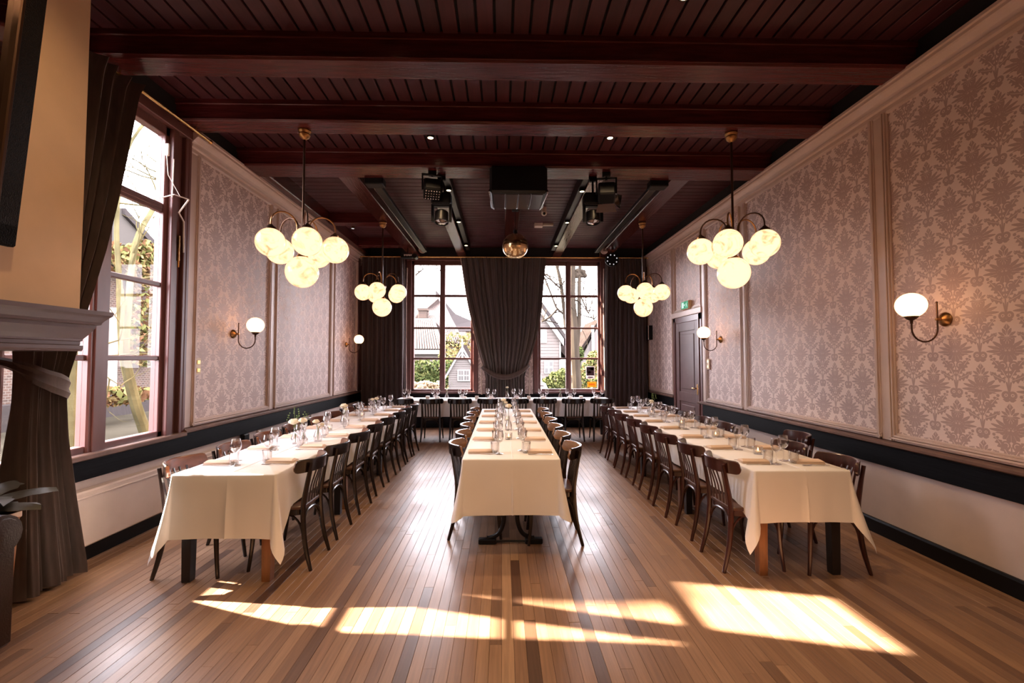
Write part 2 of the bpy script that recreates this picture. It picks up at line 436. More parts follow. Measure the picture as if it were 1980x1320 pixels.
def plank_mesh(mb, tones, r):
    x0, x1, y0, y1 = r; g = .0005; c = .0010; dz = random.uniform(-.0006, .0006)
    x0 += g; x1 -= g; y0 += g; y1 -= g
    vs = [(x, y, -.02) for y in (y0, y1) for x in (x0, x1)] + [(x, y, -c + dz) for y in (y0, y1) for x in (x0, x1)] + \
         [(x, y, dz) for y in (y0 + c, y1 - c) for x in (x0 + c, x1 - c)]
    fs = []
    for k in (0, 4):
        for a, b in ((0, 1), (1, 3), (3, 2), (2, 0)): fs.append((k + a, k + b, k + 4 + b, k + 4 + a))
    fs.append((8, 9, 11, 10)); mb.add(vs, fs)
    t = random.gauss(.5, .15)
    if random.random() < .09: t -= .25
    tones += [min(max(t, 0), 1)] * 12
order = sorted(rows, key=seen, reverse=True)
for r in order[:285]:
    mb = MB(); tn = []; plank_mesh(mb, tn, r); obj('plank', mb, M_floor, fl, smooth=False, tone=tn)
mb = MB(); tn = []
for r in order[285:]: plank_mesh(mb, tn, r)
tag(obj('floor_strips', mb, M_floor, fl, smooth=False, tone=tn), kind='stuff')

# ------------------------------------------------------------------ ceiling: boards, cross beams, long beams
ce = struct('ceiling', MB().box(XL - .3, XR + .3, YF, YB + .3, ZC + .03, ZC + .15), M_dark, 'dark red timber ceiling of boards and heavy beams')
ZB = 3.89
BEAMS = [(-2.3, -2.05), (-.35, -.1), (1.45, 1.70), (3.50, 3.75), (4.45, 4.70), (5.48, 5.84)]
for y0, y1 in BEAMS:
    mb = MB().box(XL, XR, y0, y1, ZB, ZC + .03, .012)
    mb.box(XL, XR, y0 - .02, y0 + .001, ZB + .16, ZC + .02, .006); mb.box(XL, XR, y0 - .012, y0, ZB + .012, ZB + .03, .004)
    obj('cross_beam', mb, M_beam, ce, smooth=False)
BW = .138; nb = int((XR - XL) / BW) + 1
bays = [(YF, -2.3), (-2.05, -.35), (-.1, 1.45), (1.70, 3.50), (3.75, 4.45), (4.70, 5.48)]
for bi, (y0, y1) in enumerate(bays):
    if bi < 2:
        mb = MB(); tn = []
    for i in range(nb):
        x0 = XL + i * BW + .010; x1 = min(XL + (i + 1) * BW - .010, XR)
        if bi >= 2: mb = MB()
        mb.box(x0, x1, y0, y1, ZC, ZC + .03, .003)
        if bi < 2: tn += [random.random()] * 24
        else: obj('ceiling_board', mb, M_board, ce, smooth=False, tone=random.random())
    if bi < 2: tag(obj('ceiling_boards', mb, M_board, ce, smooth=False, tone=tn), kind='stuff')
yy = 5.84
while yy < YB:
    obj('ceiling_board', MB().box(XL, XR, yy + .006, min(yy + BW - .006, YB), ZC, ZC + .03, .004), M_board, ce, smooth=False, tone=random.random())
    yy += BW
LONG = [(-3.10, .2), (-2.0, .26), (-.92, .20), (.165, .24), (1.25, .20), (2.34, .26)]
for x, wd in LONG:
    obj('long_beam', MB().box(x - wd / 2, x + wd / 2, 5.80, YB, ZB + .01, ZC + .02, .01), M_beam_y, ce, smooth=False)
for y in (7.9, 9.5):
    obj('side_beam', MB().box(XL, -2.1, y, y + .2, ZB + .03, ZC + .02, .01), M_beam, ce, smooth=False)

# ------------------------------------------------------------------ walls
def wall_boxes(axis, pos, thick, a0, a1, holes, z1=ZC + .15):
    """a wall slab along an axis with rectangular openings (a_lo, a_hi, z_lo, z_hi)"""
    mb = MB()
    lo, hi = (pos, pos + thick) if thick > 0 else (pos + thick, pos)
    def put(u0, u1, zz0, zz1):
        if u1 - u0 < 1e-4 or zz1 - zz0 < 1e-4: return
        if axis == 'y': mb.box(lo, hi, u0, u1, zz0, zz1)
        else: mb.box(u0, u1, lo, hi, zz0, zz1)
    cur = a0
    for h0, h1, z0, z2 in sorted(holes):
        put(cur, h0, -.12, z1); put(h0, h1, -.12, z0); put(h0, h1, z2, z1); cur = h1
    put(cur, a1, -.12, z1); return mb
WIN_Z = (.80, 3.80)
WEST = (2.98, 4.66); WEST2 = (-1.75, -.05)
wl = struct('wall_left', wall_boxes('y', XL, -.30, YF - .3, YB + .3, [(WEST[0], WEST[1] + .14, WIN_Z[0], WIN_Z[1] + .2)]), M_plaster, 'window side wall with damask panels over a black rail')
wr = struct('wall_right', wall_boxes('y', XR, .30, YF - .3, YB + .3, []), M_plaster, 'door side wall with three damask panels over a black rail')
NB1, NB2 = (-2.08, -.65), (.81, 2.27)
wb = struct('wall_back', wall_boxes('x', YB, .30, XL - .3, XR + .3, [NB1 + WIN_Z, NB2 + WIN_Z]), M_door, 'far wall with two tall windows')
wf = struct('wall_front', wall_boxes('x', YF, -.30, XL - .3, XR + .3, []), M_plaster, 'plain wall behind the camera')

def strip_y(parent, name, m, xw, sgn, y0, y1, z0, z1, d, bev=.006):
    """a board on a side wall: xw wall face, sgn +1 when the room lies towards +x"""
    a, b = (xw, xw + d) if sgn > 0 else (xw - d, xw)
    return obj(name, MB().box(a, b, y0, y1, z0, z1, bev), m, parent, smooth=False)
def moulding_y(parent, name, m, xw, sgn, prof, y0, y1):
    out = [(xw + sgn * d, z) for d, z in prof]
    n = len(out); vs = [(x, y0, z) for x, z in out] + [(x, y1, z) for x, z in out]
    fs = [tuple(range(n))[::-1], tuple(range(n, 2 * n))] + [(i, (i + 1) % n, n + (i + 1) % n, n + i) for i in range(n)]
    return obj(name, MB().add(vs, fs), m, parent, smooth=False)
CROWN = [(0, 3.68), (.020, 3.68), (.026, 3.70), (.026, 3.735), (.045, 3.745), (.05, 3.765), (.035, 3.775), (.05, 3.80), (.085, 3.835), (.10, 3.845), (.10, 3.868), (.115, 3.875), (.115, 3.90), (0, 3.90)]
RAILP = [(0, .62), (.026, .62), (.03, .625), (.03, .80), (0, .80)]
LEDGE = [(0, .80), (.05, .80), (.062, .81), (.062, .828), (.045, .838), (.045, .846), (0, .85)]
def panel(parent, xw, sgn, y0, y1, z0, z1, fw=.062):
    strip_y(parent, 'wallpaper', M_damask, xw, sgn, y0 + fw * .7, y1 - fw * .7, z0 + fw * .7, z1 - .02, .008, 0)
    for a, b, c, d in ((y0, y0 + fw, z0, z1), (y1 - fw, y1, z0, z1)):
        mb = MB()
        for q, dd in ((0, .030), (.014, .042), (.034, .036), (.05, .022)):
            s0 = a + q if a == y0 else b - q - .016; e = .016
            x0, x1 = (xw, xw + dd) if sgn > 0 else (xw - dd, xw)
            mb.box(x0, x1, s0, s0 + e, c, d, .003)
        obj('panel_moulding', mb, M_cream, parent, smooth=False)
    mb = MB()
    for q, dd in ((0, .030), (.014, .042), (.034, .036), (.05, .022)):
        x0, x1 = (xw, xw + dd) if sgn > 0 else (xw - dd, xw)
        mb.box(x0, x1, y0, y1, z0 + q, z0 + q + .016, .003)
    obj('panel_moulding', mb, M_cream, parent, smooth=False)
# --- left wall
for y0, y1 in ((WEST[1] + .02, YB), (.0, WEST[0] - .02)):
    moulding_y(wl, 'crown_moulding', M_cream, XL, 1, CROWN, y0, y1)
    moulding_y(wl, 'rail_ledge', M_ledge, XL, 1, LEDGE, y0, y1)
moulding_y(wl, 'rail_board', M_rail, XL, 1, RAILP, 0.0, YB)
moulding_y(wl, 'baseboard', M_base, XL, 1, [(0, 0), (.028, 0), (.028, .11), (.02, .125), (0, .125)], YF, YB)
strip_y(wl, 'upper_board', M_dark, XL, 1, YF, YB, 3.90, ZC + .02, .03)
strip_y(wl, 'stile', M_cream, XL, 1, 6.36, 6.50, .85, 3.69, .02)
strip_y(wl, 'stile', M_cream, XL, 1, 8.59, 8.73, .85, 3.69, .02)
strip_y(wl, 'stile', M_cream, XL, 1, 4.685, 4.80, .85, 3.69, .022)
for a, b in ((4.79, 6.37), (6.49, 8.60), (8.72, 10.12)): panel(wl, XL, 1, a, b, .855, 3.70)
strip_y(wl, 'corner_board', M_wframe, XL, 1, 10.12, 10.24, .85, 3.80, .05)
# --- right wall
RW = XR
for y0, y1 in ((YF, 7.66), (8.78, YB)):
    moulding_y(wr, 'rail_ledge', M_ledge, RW, -1, LEDGE, y0, y1)
    moulding_y(wr, 'rail_board', M_rail, RW, -1, RAILP, y0, y1)
    moulding_y(wr, 'baseboard', M_base, RW, -1, [(0, 0), (.028, 0), (.028, .11), (.02, .125), (0, .125)], y0, y1)
moulding_y(wr, 'crown_moulding', M_cream, RW, -1, CROWN, YF, YB)
strip_y(wr, 'upper_board', M_dark, RW, -1, YF, YB, 3.90, ZC + .02, .03)
for a, b in ((3.86, 3.96), (6.16, 6.26)): strip_y(wr, 'stile', M_cream, RW, -1, a, b, .85, 3.69, .022)
for a, b in ((7.40, 7.50),): strip_y(wr, 'stile', M_cream, RW, -1, a, b, .85, 3.69, .03)
panel(wr, RW, -1, 1.2, 3.87, .855, 3.70)
panel(wr, RW, -1, 3.95, 6.17, .855, 3.70)
panel(wr, RW, -1, 6.25, 7.41, .855, 3.70)
panel(wr, RW, -1, 7.52, 8.74, 2.42, 3.70)
panel(wr, RW, -1, 8.80, 10.3, .855, 3.70)
strip_y(wr, 'door_head', M_cream, RW, -1, 7.50, 8.80, 2.33, 2.43, .05)

# ------------------------------------------------------------------ door in the right wall
dr = struct('door_1', None, None, 'dull mauve panelled door with a brass handle under the exit sign')
x = RW
mb = MB().box(x - .035, x, 7.52, 7.64, 0, 2.33, .006).box(x - .035, x, 8.66, 8.78, 0, 2.33, .006).box(x - .035, x, 7.52, 8.78, 2.22, 2.33, .006)
mb.box(x - .05, x - .03, 7.60, 7.64, 0, 2.26, .004).box(x - .05, x - .03, 8.66, 8.70, 0, 2.26, .004)
obj('door_casing', mb, M_wframe, dr, smooth=False)
lf = obj('door_leaf', MB().box(x - .014, x, 7.64, 8.66, 0, 2.22).box(x - .03, x - .01, 7.64, 7.80, 0, 2.22, .003).box(x - .03, x - .01, 8.50, 8.66, 0, 2.22, .003)
         .box(x - .03, x - .01, 7.8, 8.5, 2.06, 2.22, .003).box(x - .03, x - .01, 7.8, 8.5, .78, .95, .003).box(x - .03, x - .01, 7.8, 8.5, 0, .2, .003), M_door, dr, smooth=False)
obj('door_panel', MB().box(x - .024, x - .01, 7.86, 8.44, 1.01, 2.0, .008), M_door, lf, smooth=False)
obj('door_panel', MB().box(x - .024, x - .01, 7.86, 8.44, .26, .72, .008), M_door, lf, smooth=False)
mb = MB().box(x - .036, x - .028, 7.69, 7.73, .94, 1.12, .003).tube([(x - .03, 7.71, 1.05), (x - .075, 7.71, 1.05), (x - .08, 7.72, 1.05), (x - .08, 7.82, 1.05)], .009, 8)
obj('door_handle', mb, M_rod, lf)

# ------------------------------------------------------------------ windows
def window_unit(name, label, axis, pos, a0, a1, out, mull, rows_z, thick_row=3.0, casing=.07, deep_hi=0.0):
    """axis 'y': window in a side wall (a = y); axis 'x': in an end wall (a = x). out = +-1 direction outdoors"""
    wn = struct(name, None, None, label)
    def bx(mb, u0, u1, z0, z1, d0, d1, bev=.006):
        lo, hi = sorted((pos + out * d0, pos + out * d1))
        if axis == 'y': mb.box(lo, hi, u0, u1, z0, z1, bev)
        else: mb.box(u0, u1, lo, hi, z0, z1, bev)
        return mb
    z0, z1 = WIN_Z
    mb = MB()
    bx(mb, a0, a0 + casing, z0, z1, .015, .10); bx(mb, a1 - casing - deep_hi, a1, z0, z1, .015, .10)
    bx(mb, a0, a1, z1 - .09, z1, .015, .10); bx(mb, a0, a1, z0, z0 + .07, .015, .10)
    obj('window_frame', mb, M_wframe, wn, smooth=False)
    if deep_hi:
        mb = MB()
        for k, (q, d) in enumerate(((0.0, .0), (.09, .035), (.17, .0))): bx(mb, a1 - deep_hi - .02 + q, a1 - deep_hi + .05 + q, z0, z1, -.03 + d, .05)
        obj('jamb_moulding', mb, M_wframe, wn, smooth=False)
    mb = bx(MB(), a0 - .10, a0 + .012, z0 - .02, z1 + .09, -.035, .02); bx(mb, a1 - .012, a1 + (.10 if not deep_hi else .03), z0 - .02, z1 + .09, -.035, .02)
    bx(mb, a0 - .1, a1 + .03, z1, z1 + .10, -.045, .02)
    obj('window_casing', mb, M_wframe, wn, smooth=False)
    obj('window_sill', bx(MB(), a0 - .06, a1 + .04, z0 - .025, z0 + .02, -.06, .03, .008), M_wframe if axis == 'x' else M_ledge, wn, smooth=False)
    g0, g1 = a0 + casing, a1 - casing - deep_hi
    obj('mullion', bx(bx(MB(), mull[0], mull[1], z0, z1, .0, .10, .012), mull[0] + .035, mull[1] - .035, z0, z1, -.012, .01, .004), M_wframe, wn, smooth=False)
    cols = ((g0, mull[0]), (mull[1], g1))
    zs = [z0 + .07] + rows_z + [z1 - .09]
    for c0, c1 in cols:
        for zz in rows_z:
            t = .045 if abs(zz - thick_row) < .05 and axis == 'y' else .022
            t = .028 if axis == 'x' and abs(zz - thick_row) < .05 else t
            mb = bx(MB(), c0, c1, zz - t, zz + t, .025, .075)
            if axis == 'y' and t > .04: bx(mb, c0, c1, zz - .02, zz + .03, .02, .06, .01)
            obj('sash_bar', mb, M_wframe, wn, smooth=False)
        for k in range(len(zs) - 1):
            obj('pane', bx(MB(), c0, c1, zs[k], zs[k + 1], .050, .054, 0), M_pane, wn, smooth=False)
    return wn
ROWS = [1.56, 2.26, 3.0]
w1 = window_unit('window_1', 'tall window beside the mantel with mauve frame and eight panes', 'y', XL, WEST[0], WEST[1], -1, (3.64, 3.82), ROWS, deep_hi=.20)
w2 = window_unit('window_2', 'tall far window showing a tiled roof and a small shed', 'x', YB, NB1[0], NB1[1], 1, (-1.425, -1.305), ROWS)
w3 = window_unit('window_3', 'tall far window showing a bare tree and a clapboard house', 'x', YB, NB2[0], NB2[1], 1, (1.46, 1.58), ROWS)
# iron window stay, brass handle and cord pulley on window_1
mb = MB().tube([(XL + .01, 4.33, 3.08), (XL + .10, 4.36, 3.12), (XL + .13, 4.52, 3.13)], .006, 6).tube([(XL + .13, 4.52, 3.13), (XL + .05, 4.50, 2.99), (XL + .03, 4.60, 2.93), (XL + .03, 4.61, 2.62)], .008, 6)
obj('window_stay', mb, M_white, w1)
obj('sash_weight', MB().box(XL + .005, XL + .03, 4.54, 4.565, 2.52, 2.78, .006).tube([(XL + .02, 4.553, 2.52), (XL + .02, 4.553, 2.46)], .010, 8), M_brass, w1)
obj('cord_pulley', MB().box(XL + .0, XL + .035, 4.36, 4.385, 3.5, 3.62, .006).tube([(XL + .03, 4.44, 3.5), (XL + .03, 4.43, 3.12)], .006, 6).tube([(XL + .02, 4.36, 3.5), (XL + .06, 4.33, 3.3), (XL + .09, 4.45, 3.14)], .003, 5), M_white, w1)
obj('window_surround', MB().box(XL - .11, XL - .005, WEST[1] - .002, WEST[1] + .141, WIN_Z[0], WIN_Z[1] + .2).box(XL - .11, XL - .005, WEST[0] - .002, WEST[1] + .141, WIN_Z[1] - .002, WIN_Z[1] + .2), M_wframe, w1, smooth=False)
# white cords beside the far windows
for xx in (-2.16, 2.33):
    tag(obj('blind_cord', MB().tube([(xx, YB - .08, 3.62), (xx - .012, YB - .08, 2.9), (xx - .006, YB - .08, 1.8), (xx + .006, YB - .08, .84)], .011, 6), M_lining),
        'pale vertical cord hanging beside the far window ' + ('with the tiled roof' if xx < 0 else 'with the bare tree'), 'cord', 'blind cords')
# dado under the far windows, heater boxes, wall between the windows
strip = MB().box(XL, XR, YB - .03, YB, 0, .76, .005)
obj('dado_board', strip, M_rail, wb, smooth=False)
obj('wallpaper', MB().box(-.55, .70, YB - .008, YB, .76, 3.8), M_damask, wb, smooth=False)
obj('cornice_board', MB().box(XL, XR, YB - .05, YB, 3.90, ZC + .02, .006), M_dark, wb, smooth=False)

# ------------------------------------------------------------------ chimney hood with mantel
ch = struct('chimney_hood', MB().box(XL, -2.68, .55, 2.935, 1.72, ZC + .02), M_hood, 'ochre plastered chimney hood that reaches up to the ceiling', )
MAN = [(.0, 1.60), (.012, 1.60), (.016, 1.615), (.016, 1.635), (.006, 1.64), (.006, 1.66), (.014, 1.665), (.014, 1.675), (.03, 1.70), (.055, 1.745), (.058, 1.765), (.075, 1.77), (.078, 1.785), (.10, 1.815), (.115, 1.83), (.118, 1.855), (0, 1.862)]
def ring(d, z): return [(XL, .55 - d, z), (-2.68 + d, .55 - d, z), (-2.68 + d, 2.935 + d, z), (XL, 2.935 + d, z)]
mb = MB().loft([ring(d, z) for d, z in MAN])
obj('mantel_moulding', mb, M_mantel, ch, smooth=False)
mr = thing('tilted_mirror', 'large mirror in a black glittering frame leaning on the ochre chimney hood', 'mirror', (-2.655, 1.5, 2.15), 0)
tl = math.atan2(.115, 1.37)
Mx = Matrix.Rotation(tl, 4, 'Y')
def tilted(mb): mb.v = [tuple(Mx @ Vector(q)) for q in mb.v]; return mb
M_glit = mat('glitter_frame', (.003, .0025, .003, 1), .5, spec=.15, col2=(.010, .006, .004, 1), nscale=(70, 70, 70), bump=.6, bscale=(150, 150, 150))
mb = MB().box(0, .05, -.98, -.86, 0, 1.62, .01).box(0, .05, .86, .98, 0, 1.62, .01).box(0, .05, -.98, .98, 0, .12, .01).box(0, .05, -.98, .98, 1.5, 1.62, .01)
obj('mirror_frame', tilted(mb), M_glit, mr, smooth=False)
mb = MB().box(.01, .058, -.87, -.845, .11, 1.51, .006).box(.01, .058, .845, .87, .11, 1.51, .006).box(.01, .058, -.87, .87, .105, .13, .006).box(.01, .058, -.87, .87, 1.49, 1.515, .006)
obj('inner_rim', tilted(mb), M_bronze, mr, smooth=False)
obj('mirror_plate', tilted(MB().box(.004, .02, -.86, .86, .1, 1.52)), M_mirror, mr, smooth=False)
tag(obj('panel_radiator', MB().box(XL + .02, XL + .115, 3.12, 5.25, .14, .56, .012).box(XL + .02, XL + .125, 3.10, 5.27, .505, .52, .004), M_plaster, smooth=False), 'flat beige panel radiator under the mantel side window', 'radiator')

# ------------------------------------------------------------------ chairs
def seat_outline(f=1.0, n=5):
    pts = []
    cs = [(.205, .205, .07), (-.205, .205, .07), (-.175, -.19, .05), (.175, -.19, .05)]
    for k, (cx, cy, r) in enumerate(cs):
        sx, sy = (1 if cx > 0 else -1), (1 if cy > 0 else -1)
        a0 = {(1, 1): 0, (-1, 1): PI / 2, (-1, -1): PI, (1, -1): 1.5 * PI}[(sx, sy)]
        for i in range(n + 1):
            a = a0 + PI / 2 * i / n
            pts.append(((cx - sx * r + r * math.cos(a)) * f, (cy - sy * r + r * math.sin(a)) * f))
    return pts
def sm(pts, n=4):                                   # Catmull-Rom through points
    P = [Vector(p) for p in pts]; out = []
    for i in range(len(P) - 1):
        p0, p1, p2, p3 = P[max(i - 1, 0)], P[i], P[i + 1], P[min(i + 2, len(P) - 1)]
        for k in range(n):
            t = k / n
            out.append(.5 * ((2 * p1) + (p2 - p0) * t + (2 * p0 - 5 * p1 + 4 * p2 - p3) * t * t + (3 * p1 - p0 - 3 * p2 + p3) * t ** 3))
    out.append(P[-1]); return out
def rail_y(x): return -.262 + .125 * (abs(x) / .222) ** 2.2
def chair_meshes(wood, inner, seat):
    M = {}
    a = seat_outline(); b = [(x * .97, y * .97) for x, y in a]
    secs = [[(x, y, z) for x, y in o] for o, z in ((b, .436), (a, .442), (a, .456), (b, .462))]
    M['seat'] = MB().loft(secs).mesh('seat', seat)
    o = [(x * .93, y * .93) for x, y in a]
    M['seat_frame'] = MB().prism(o, .395, .437).mesh('seat_frame', wood)
    for s, nm in ((-1, 'legA'), (1, 'legB')):
        post = sm([(s * .182, -.255, 0), (s * .172, -.205, .20), (s * .163, -.185, .44), (s * .163, -.205, .60), (s * .166, -.238, .775)], 4)
        n = len(post); M['rear' + nm] = MB().tube(post, [.0125 + .0065 * math.sin(PI * min(i / n * 1.15, 1)) for i in range(n)], 8, flat=1.15).mesh('leg', wood)
        fr = sm([(s * .182, .195, 0), (s * .172, .178, .16), (s * .168, .170, .30), (s * .165, .165, .43)], 3)
        n = len(fr); M['front' + nm] = MB().tube(fr, [.0125 + .0075 * i / (n - 1) for i in range(n)], 8).mesh('leg', wood)
        M['arch' + nm] = MB().tube(sm([(s * .172, .172, .215), (s * .168, .15, .33), (s * .160, .09, .392), (s * .158, 0, .405), (s * .160, -.10, .392), (s * .165, -.165, .33), (s * .170, -.195, .215)], 3), .0085, 6).mesh('side_arch', wood)
    M['rear_arch'] = MB().tube(sm([(-.170, -.198, .20), (-.150, -.188, .32), (-.09, -.178, .392), (0, -.175, .408), (.09, -.178, .392), (.150, -.188, .32), (.170, -.198, .20)], 3), .0085, 6).mesh('rear_arch', wood)
    # wide curved top rail with rounded ends: outer face one colour, inner face another
    mb = MB(); N = 22; rows = []
    for i in range(N + 1):
        x = .222 * math.sin(PI / 2 * (-1 + 2 * i / N)); q = abs(x) / .222
        hh = .044 * min(1.0, math.sqrt(max(0, 1 - max(0, (q - .84) / .16) ** 2)) + .22) if q > .84 else .044
        y = rail_y(x); t = Vector((1, .125 * 2.2 * (q ** 1.2) / .222 * (1 if x > 0 else -1), 0)).normalized(); nrm = Vector((-t.y, t.x, 0))
        zc = .757; ring_ = []
        for dn, dz in ((-.011, -1), (-.011, 1), (-.006, 1.12), (.006, 1.12), (.011, 1), (.011, -1), (.006, -1.1), (-.006, -1.1)):
            ring_.append((x + nrm.x * dn, y + nrm.y * dn + dz * -.004, zc + dz * hh))
        rows.append(ring_)
    mb.loft(rows)
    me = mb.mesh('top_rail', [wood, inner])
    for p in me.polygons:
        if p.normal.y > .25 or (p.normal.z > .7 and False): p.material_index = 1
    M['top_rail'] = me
    for k in range(5):
        x = -.108 + .054 * k
        pts = sm([(x * .93, -.178, .44), (x * .96, -.196, .58), (x, rail_y(x) + .012, .735)], 4)
        M['slat%d' % k] = MB().tube(pts, .0105, 6, flat=.55, up=(0, 1, 0)).mesh('slat', wood)
    return M
NAMES = {'seat': 'seat', 'seat_frame': 'seat_frame', 'top_rail': 'top_rail', 'rear_arch': 'rear_arch', 'archlegA': 'side_arch', 'archlegB': 'side_arch',
         'rearlegA': 'leg', 'rearlegB': 'leg', 'frontlegA': 'leg', 'frontlegB': 'leg'}
def make_chair(M, label, group):
    t = thing('bistro_chair', label, 'chair', group=group)
    for k, me in M.items(): link('slat' if k.startswith('slat') else NAMES[k], me, t)
    return t
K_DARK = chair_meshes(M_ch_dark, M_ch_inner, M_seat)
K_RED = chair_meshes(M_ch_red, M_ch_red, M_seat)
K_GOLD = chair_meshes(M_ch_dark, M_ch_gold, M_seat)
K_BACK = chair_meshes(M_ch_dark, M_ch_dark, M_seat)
def chair_row(M, kind, group, spots, what):
    proto = None
    for i, (x, y, rz) in enumerate(spots):
        lab = '%s bistro chair, %s from near end %s' % (kind, ordi(i, len(spots)), what)
        if proto is None: proto = make_chair(M, lab, group); proto.location = (x, y, 0); proto.rotation_euler = (0, 0, rz)
        else: dup(proto, (x, y, 0), rz, lab, group)
D = .245
jit = lambda a: random.uniform(-a, a)
R90 = PI / 2
chair_row(K_DARK, 'nearly black', 'chairs on the aisle side of the window table', [(-1.425 - D + jit(.015), y, R90 + jit(.03)) for y in (3.61, 4.18, 4.82, 5.42, 6.02, 6.60, 7.14, 7.62)], 'on the aisle side of the window table')
chair_row(K_DARK, 'brown', 'chairs between the window table and the wall', [(-2.45 + D + jit(.015), y, -R90 + jit(.03)) for y in (3.50, 4.09, 4.68, 5.27, 5.87, 6.47, 7.05, 7.6)], 'between the window table and the wall')
chair_row(K_RED, 'mahogany', 'chairs on the aisle side of the door table', [(1.620 + D + jit(.012), y, -R90 + jit(.03)) for y in (3.52, 4.09, 4.67, 5.24, 5.80, 6.34, 6.84, 7.36)], 'on the aisle side of the door table')
chair_row(K_RED, 'mahogany', 'chairs between the door table and the wall', [(2.65 - D + jit(.012), y, R90 + jit(.03)) for y in (3.46, 4.03, 5.24, 5.82, 6.36, 6.88, 7.40)], 'between the door table and the wall')
pc = make_chair(K_RED, 'mahogany bistro chair pulled away from the door table towards the black rail', None); pc.location = (2.82, 4.60, 0); pc.rotation_euler = (0, 0, R90 - .12)
chair_row(K_GOLD, 'walnut brown', 'chairs on the window side of the middle table', [(-.458 + D + jit(.01), y, -R90 + jit(.03)) for y in (4.16, 4.72, 5.28, 5.84, 6.42, 6.98)], 'on the window side of the middle table')
chair_row(K_GOLD, 'walnut brown', 'chairs on the door side of the middle table', [(.662 - D + jit(.01), y, R90 + jit(.03)) for y in (4.02, 4.60, 5.17, 5.74, 6.32, 6.90)], 'on the door side of the middle table')
bx_ = [-1.90, -1.34, -.80, -.24, .283, .811, 1.358, 1.906]
proto = None
for i, x in enumerate(bx_):
    lab = 'black bistro chair at the cross table, %s from the window wall' % ordi(i, 8)
    if proto is None: proto = make_chair(K_BACK, lab, 'chairs along the cross table'); proto.location = (x, 8.60 + D - .02, 0)
    else: dup(proto, (x, 8.60 + D - .02 + jit(.01), 0), jit(.03), lab)

# ------------------------------------------------------------------ tables and cloths
ZT = .755
def leg_table(label, x0, x1, y0, y1, leg_m, group, inset=.04, th=.035):
    t = thing('banquet_table', label, 'table', ((x0 + x1) / 2, (y0 + y1) / 2, 0), 0, group)
    hx, hy = (x1 - x0) / 2, (y1 - y0) / 2
    obj('tabletop', MB().box(-hx, hx, -hy, hy, .72, .750, .005), M_legd, t, smooth=False)
    obj('apron', MB().box(-hx + .06, hx - .06, -hy + .06, -hy + .085, .64, .72).box(-hx + .06, hx - .06, hy - .085, hy - .06, .64, .72).box(-hx + .06, -hx + .085, -hy + .06, hy - .06, .64, .72).box(hx - .085, hx - .06, -hy + .06, hy - .06, .64, .72), M_legd, t, smooth=False)
    for i, (sx, sy) in enumerate(((-1, -1), (1, -1), (-1, 1), (1, 1))):
        cx, cy = sx * (hx - inset - th), sy * (hy - inset - th)
        m = leg_m[i % len(leg_m)]
        obj('leg', MB().loft([[(cx - w_, cy - w_, z), (cx + w_, cy - w_, z), (cx + w_, cy + w_, z), (cx - w_, cy + w_, z)] for w_, z in ((th * .8, 0), (th * .84, .03), (th, .64), (th, .72))]), m, t, smooth=False)
    return t
for i, (a, b) in enumerate(((3.22, 4.74), (4.75, 6.27), (6.28, 7.78))):
    leg_table('table with dark square legs under the window side cloth, %s from the near end' % ORD[i], -2.27, -1.57, a, b, [M_legd, M_legw, M_legd, M_legd], 'tables under the window side cloth')
for i, (a, b) in enumerate(((3.235, 4.68), (4.69, 6.14), (6.15, 7.60))):
    leg_table('table with oak and dark legs under the door side cloth, %s from the near end' % ORD[i], 1.80, 2.48, a, b, [M_legw, M_legd, M_legd, M_legd], 'tables under the door side cloth')
for i, (a, b) in enumerate(((-2.09, -.70), (-.69, .72), (.73, 2.13))):
    leg_table('table with black legs under the cross table cloth, %s from the window wall' % ORD[i], a, b, 8.76, 9.48, [M_legd], 'tables under the cross table cloth')
def pedestal(label, x0, x1, y0, y1):
    t = thing('pedestal_table', label, 'table', ((x0 + x1) / 2, (y0 + y1) / 2, 0), 0, 'tables under the middle cloth')
    hx, hy = (x1 - x0) / 2, (y1 - y0) / 2
    obj('tabletop', MB().box(-hx, hx, -hy, hy, .72, .750, .005), M_legd, t, smooth=False)
    for sy in (-1, 1):
        y = sy * (hy - .235)
        lg = MB()
        for s in (-1, 1):
            lg.tube(sm([(s * .055, y, .72), (s * .055, y, .30), (s * .062, y, .17), (s * .10, y, .085), (s * .17, y, .048), (s * .20, y, .045)], 4), .0185, 10)
        g = obj('leg', lg, M_blacksat, t)
        f = MB()
        for s in (-1, 1): f.box(*sorted((s * .12, s * .27)), y - .03, y + .03, 0.0, .045, .008)
        f.tube([(-.12, y, .02), (.12, y, .02)], .007, 6)
        obj('foot', f, M_blacksat, g, smooth=False)
    obj('stretcher', MB().tube([(0, -hy + .235, .66), (0, hy - .235, .66)], .015, 8), M_blacksat, t)
for i, (a, b) in enumerate(((3.66, 5.48), (5.49, 7.31))):
    pedestal(('near' if i == 0 else 'far') + ' table on curved black tube feet under the middle cloth', -.31, .455, a, b)

